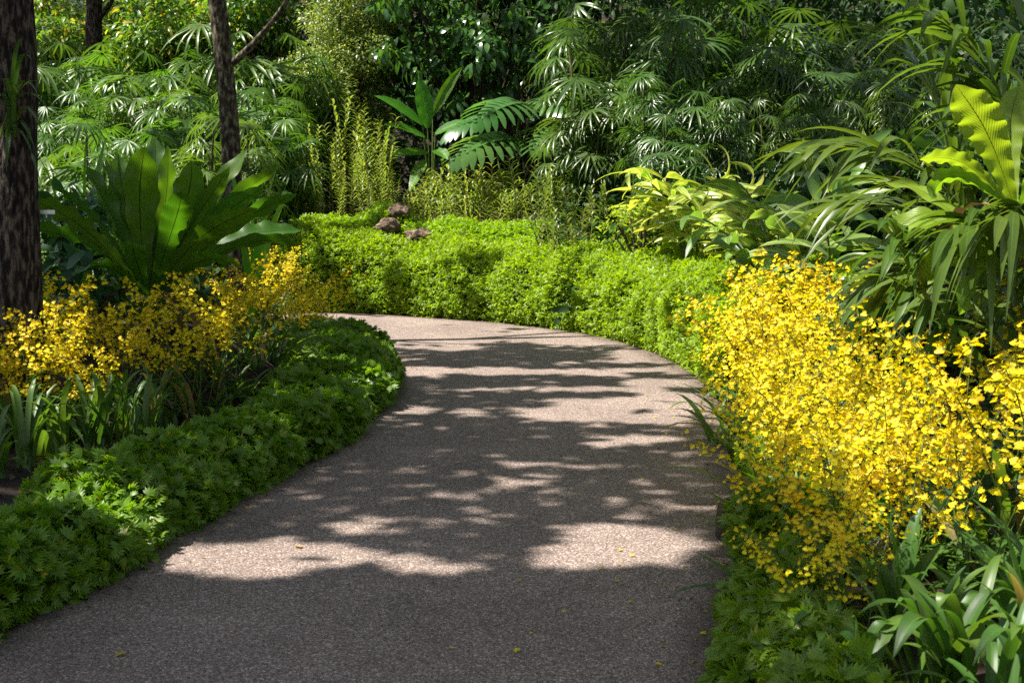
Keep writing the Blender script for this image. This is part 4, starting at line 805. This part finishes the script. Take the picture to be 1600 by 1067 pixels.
def trunk_tree(name, label, base, pts, r, matl, branches=(), ns=14):
    root = thing(name, label, 'tree', base); base = np.asarray(base, float)
    pts = np.asarray(pts, float) - base; n = 40; sp = spline(pts, n); rr = np.interp(np.linspace(0, 1, n), np.linspace(0, 1, len(r)), r)
    n2, ns2 = 170, 44; sp2 = spline(pts, n2); rr2 = np.interp(np.linspace(0, 1, n2), np.linspace(0, 1, n), rr); V, Q, UV = tube(sp2, rr2, ns2)
    V = V.reshape(n2, ns2, 3); off = V - sp2[:, None]
    for i_ in range(n2):
        for k_ in range(ns2):
            a_ = k_ * 2 * PI / ns2; z_ = V[i_, k_, 2]; c_ = (math.cos(a_) * 4.2, math.sin(a_) * 4.2, z_ * 2.2)
            f = abs(nz(c_, 1, 3)) * 1.5 + .5 * abs(nz((c_[0] * 2.3, c_[1] * 2.3, z_ * 7), 1, 8)); flare = .35 * math.exp(-max(0, z_ - pts[0][2]) / .25) * (1 + .5 * math.cos(a_ * 5))
            off[i_, k_] *= 1 - .11 * (1 - min(1, f * 1.6)) + .03 + flare + .05 * nz(c_, .35, 15)
    A = Acc(); A.add((sp2[:, None] + off).reshape(-1, 3), Q, UV); tr = A.build('trunk', matl, root)
    for bpts, br in branches:
        q = spline(np.asarray(bpts, float) - base, 16); A = Acc(); A.add(*tube(q, np.linspace(br, br * .35, 16), 8, 5, .1)); A.build('branch', matl, tr)
    return root
tb = P(22, 470, 8.3); tb[2] = TZ(tb[0], tb[1]) - .1
c1 = P(14, 0, 8.3); top1 = np.array([-3.4, 8.4, 7.2])
t1 = trunk_tree('shade_tree', 'big rough barked dark trunk at the left edge of the picture', tb, [tb, P(22, 300, 8.3), c1, [-3.05, 8.35, 4.5], top1], (.155, .135, .125, .12, .06), M['bark'], [([[-3.05, 8.35, 4.6], [-3.6, 9.6, 5.6], [-3.4, 10.8, 6.6]], .07), ([[-3.05, 8.35, 4.4], [-4.6, 7.6, 5.6], [-5.8, 6.6, 6.4]], .06)])
b2 = P(372, 400, 14.5); b2[2] = TZ(b2[0], b2[1]) - .1
top2 = np.array([-3.3, 14.6, 7.5])
t2 = trunk_tree('shade_tree', 'slim speckled trunk with a side branch behind the giant fern', b2, [b2, P(362, 250, 14.5), P(352, 120, 14.5), P(336, -20, 14.5), [-3.15, 14.5, 5.0], top2], (.105, .10, .088, .085, .08, .05), M['bark_pale'], [([P(356, 105, 14.5), P(395, 70, 14.3), P(440, 15, 14.1), P(480, -60, 13.9)], .042), ([[-3.15, 14.5, 4.8], [-2.2, 15.4, 6.0], [-1.0, 16, 6.8]], .06)])
b3 = P(150, 120, 26); b3[2] = TZ(b3[0], b3[1]) - .1
t3 = trunk_tree('shade_tree', 'thin far trunk at the top left above the bright shrubs', b3, [b3, P(147, 60, 26), P(145, -20, 26), [b3[0] - .2, 26, 8.5]], (.17, .15, .13, .06), M['bark'], [([P(147, 40, 26), P(175, 0, 25.9), P(200, -60, 25.8)], .06)])
b4 = np.array([-6.4, 6.6, 0.1]); t4 = trunk_tree('shade_tree', 'tree out beyond the left edge that shades the path', b4, [b4, b4 + [.1, 0, 3], b4 + [.6, .1, 5], b4 + [1.2, 0, 7]], (.2, .17, .14, .06), M['bark'])
b5 = np.array([-1.5, 23.5, 1.2]); 
rg = np.random.default_rng(91)
N = 124000; h = rg.uniform(6.2, 9.8, N); idx = np.stack([rg.uniform(-6.5, 9.0, N), rg.uniform(2.0, 31, N)], 1); q = 15000; idx[:q] = np.stack([rg.uniform(-3.2, 1.6, q), rg.uniform(3.4, 5.75, q)], 1)     # extra crown leaves added to keep the near path in solid shade
pr = shade_prob(idx); cl = np.array([nz((a[0], a[1], b), .7, 21) for a, b in zip(idx, h)])
keep = rg.random(N) < pr * np.clip(.95 + .4 * cl, .7, 1)  # leaves stay where shade is wanted, so the gaps throw the LIT patches
pos = np.concatenate([idx + SUN[:2] / SUN[2] * h[:, None], h[:, None]], 1)
vis = (pos[:, 2] - CH) / np.maximum(pos[:, 1], .1) < (533.5 - HZ + 290 - 243.5 + 35) / F     # nothing of the crown hangs into view
k = keep & ~vis; pos = pos[k]
CT_ = merge(*[xf(blade(.17, .075, 2, .6, 'oval', .15), rz(a) @ rx(.1 * i_), (0, 0, 0)) for i_, a in enumerate((-1.1, -.35, .4, 1.15))])
own = np.argmin(np.stack([np.hypot(pos[:, 0] - c[0], (pos[:, 1] - c[1]) * .9) for c in ((-3.2, 8.3), (-3, 15), (b3[0] + 2, 24), (-6, 6))], 1), 1)
for q, (tr, bb) in enumerate(((t1, tb), (t2, b2), (t3, b3), (t4, b4))):
    pp = pos[own == q] - np.asarray(bb); n = len(pp); A = Acc()
    A.scatter(CT_, pp, rg.normal(size=(n, 3)) + [0, 0, -.25], rg.normal(size=(n, 3)) * .45 + [0, 0, 1], rg.uniform(.7, 1.25, n)); A.build('crown', M['crown'], tr)
# epiphyte on the big trunk
e0 = P(18, 215, 8.15)
strap_plant('thin leaved epiphyte clinging to the big left trunk', e0, [(P(x, y, 8.0 + dd), r + .14, .026) for (x, y, dd, r) in [(35, 60, 0, .1), (50, 95, -.1, .2), (5, 130, -.1, .1), (60, 150, -.1, .2), (85, 190, 0, .25), (70, 215, -.2, .2), (10, 270, -.2, .1), (55, 235, -.1, .12), (100, 170, .1, .3), (-10, 180, -.1, .2), (65, 290, 0, .2), (30, 150, -.2, .15)]], 95, None, M['fan'])
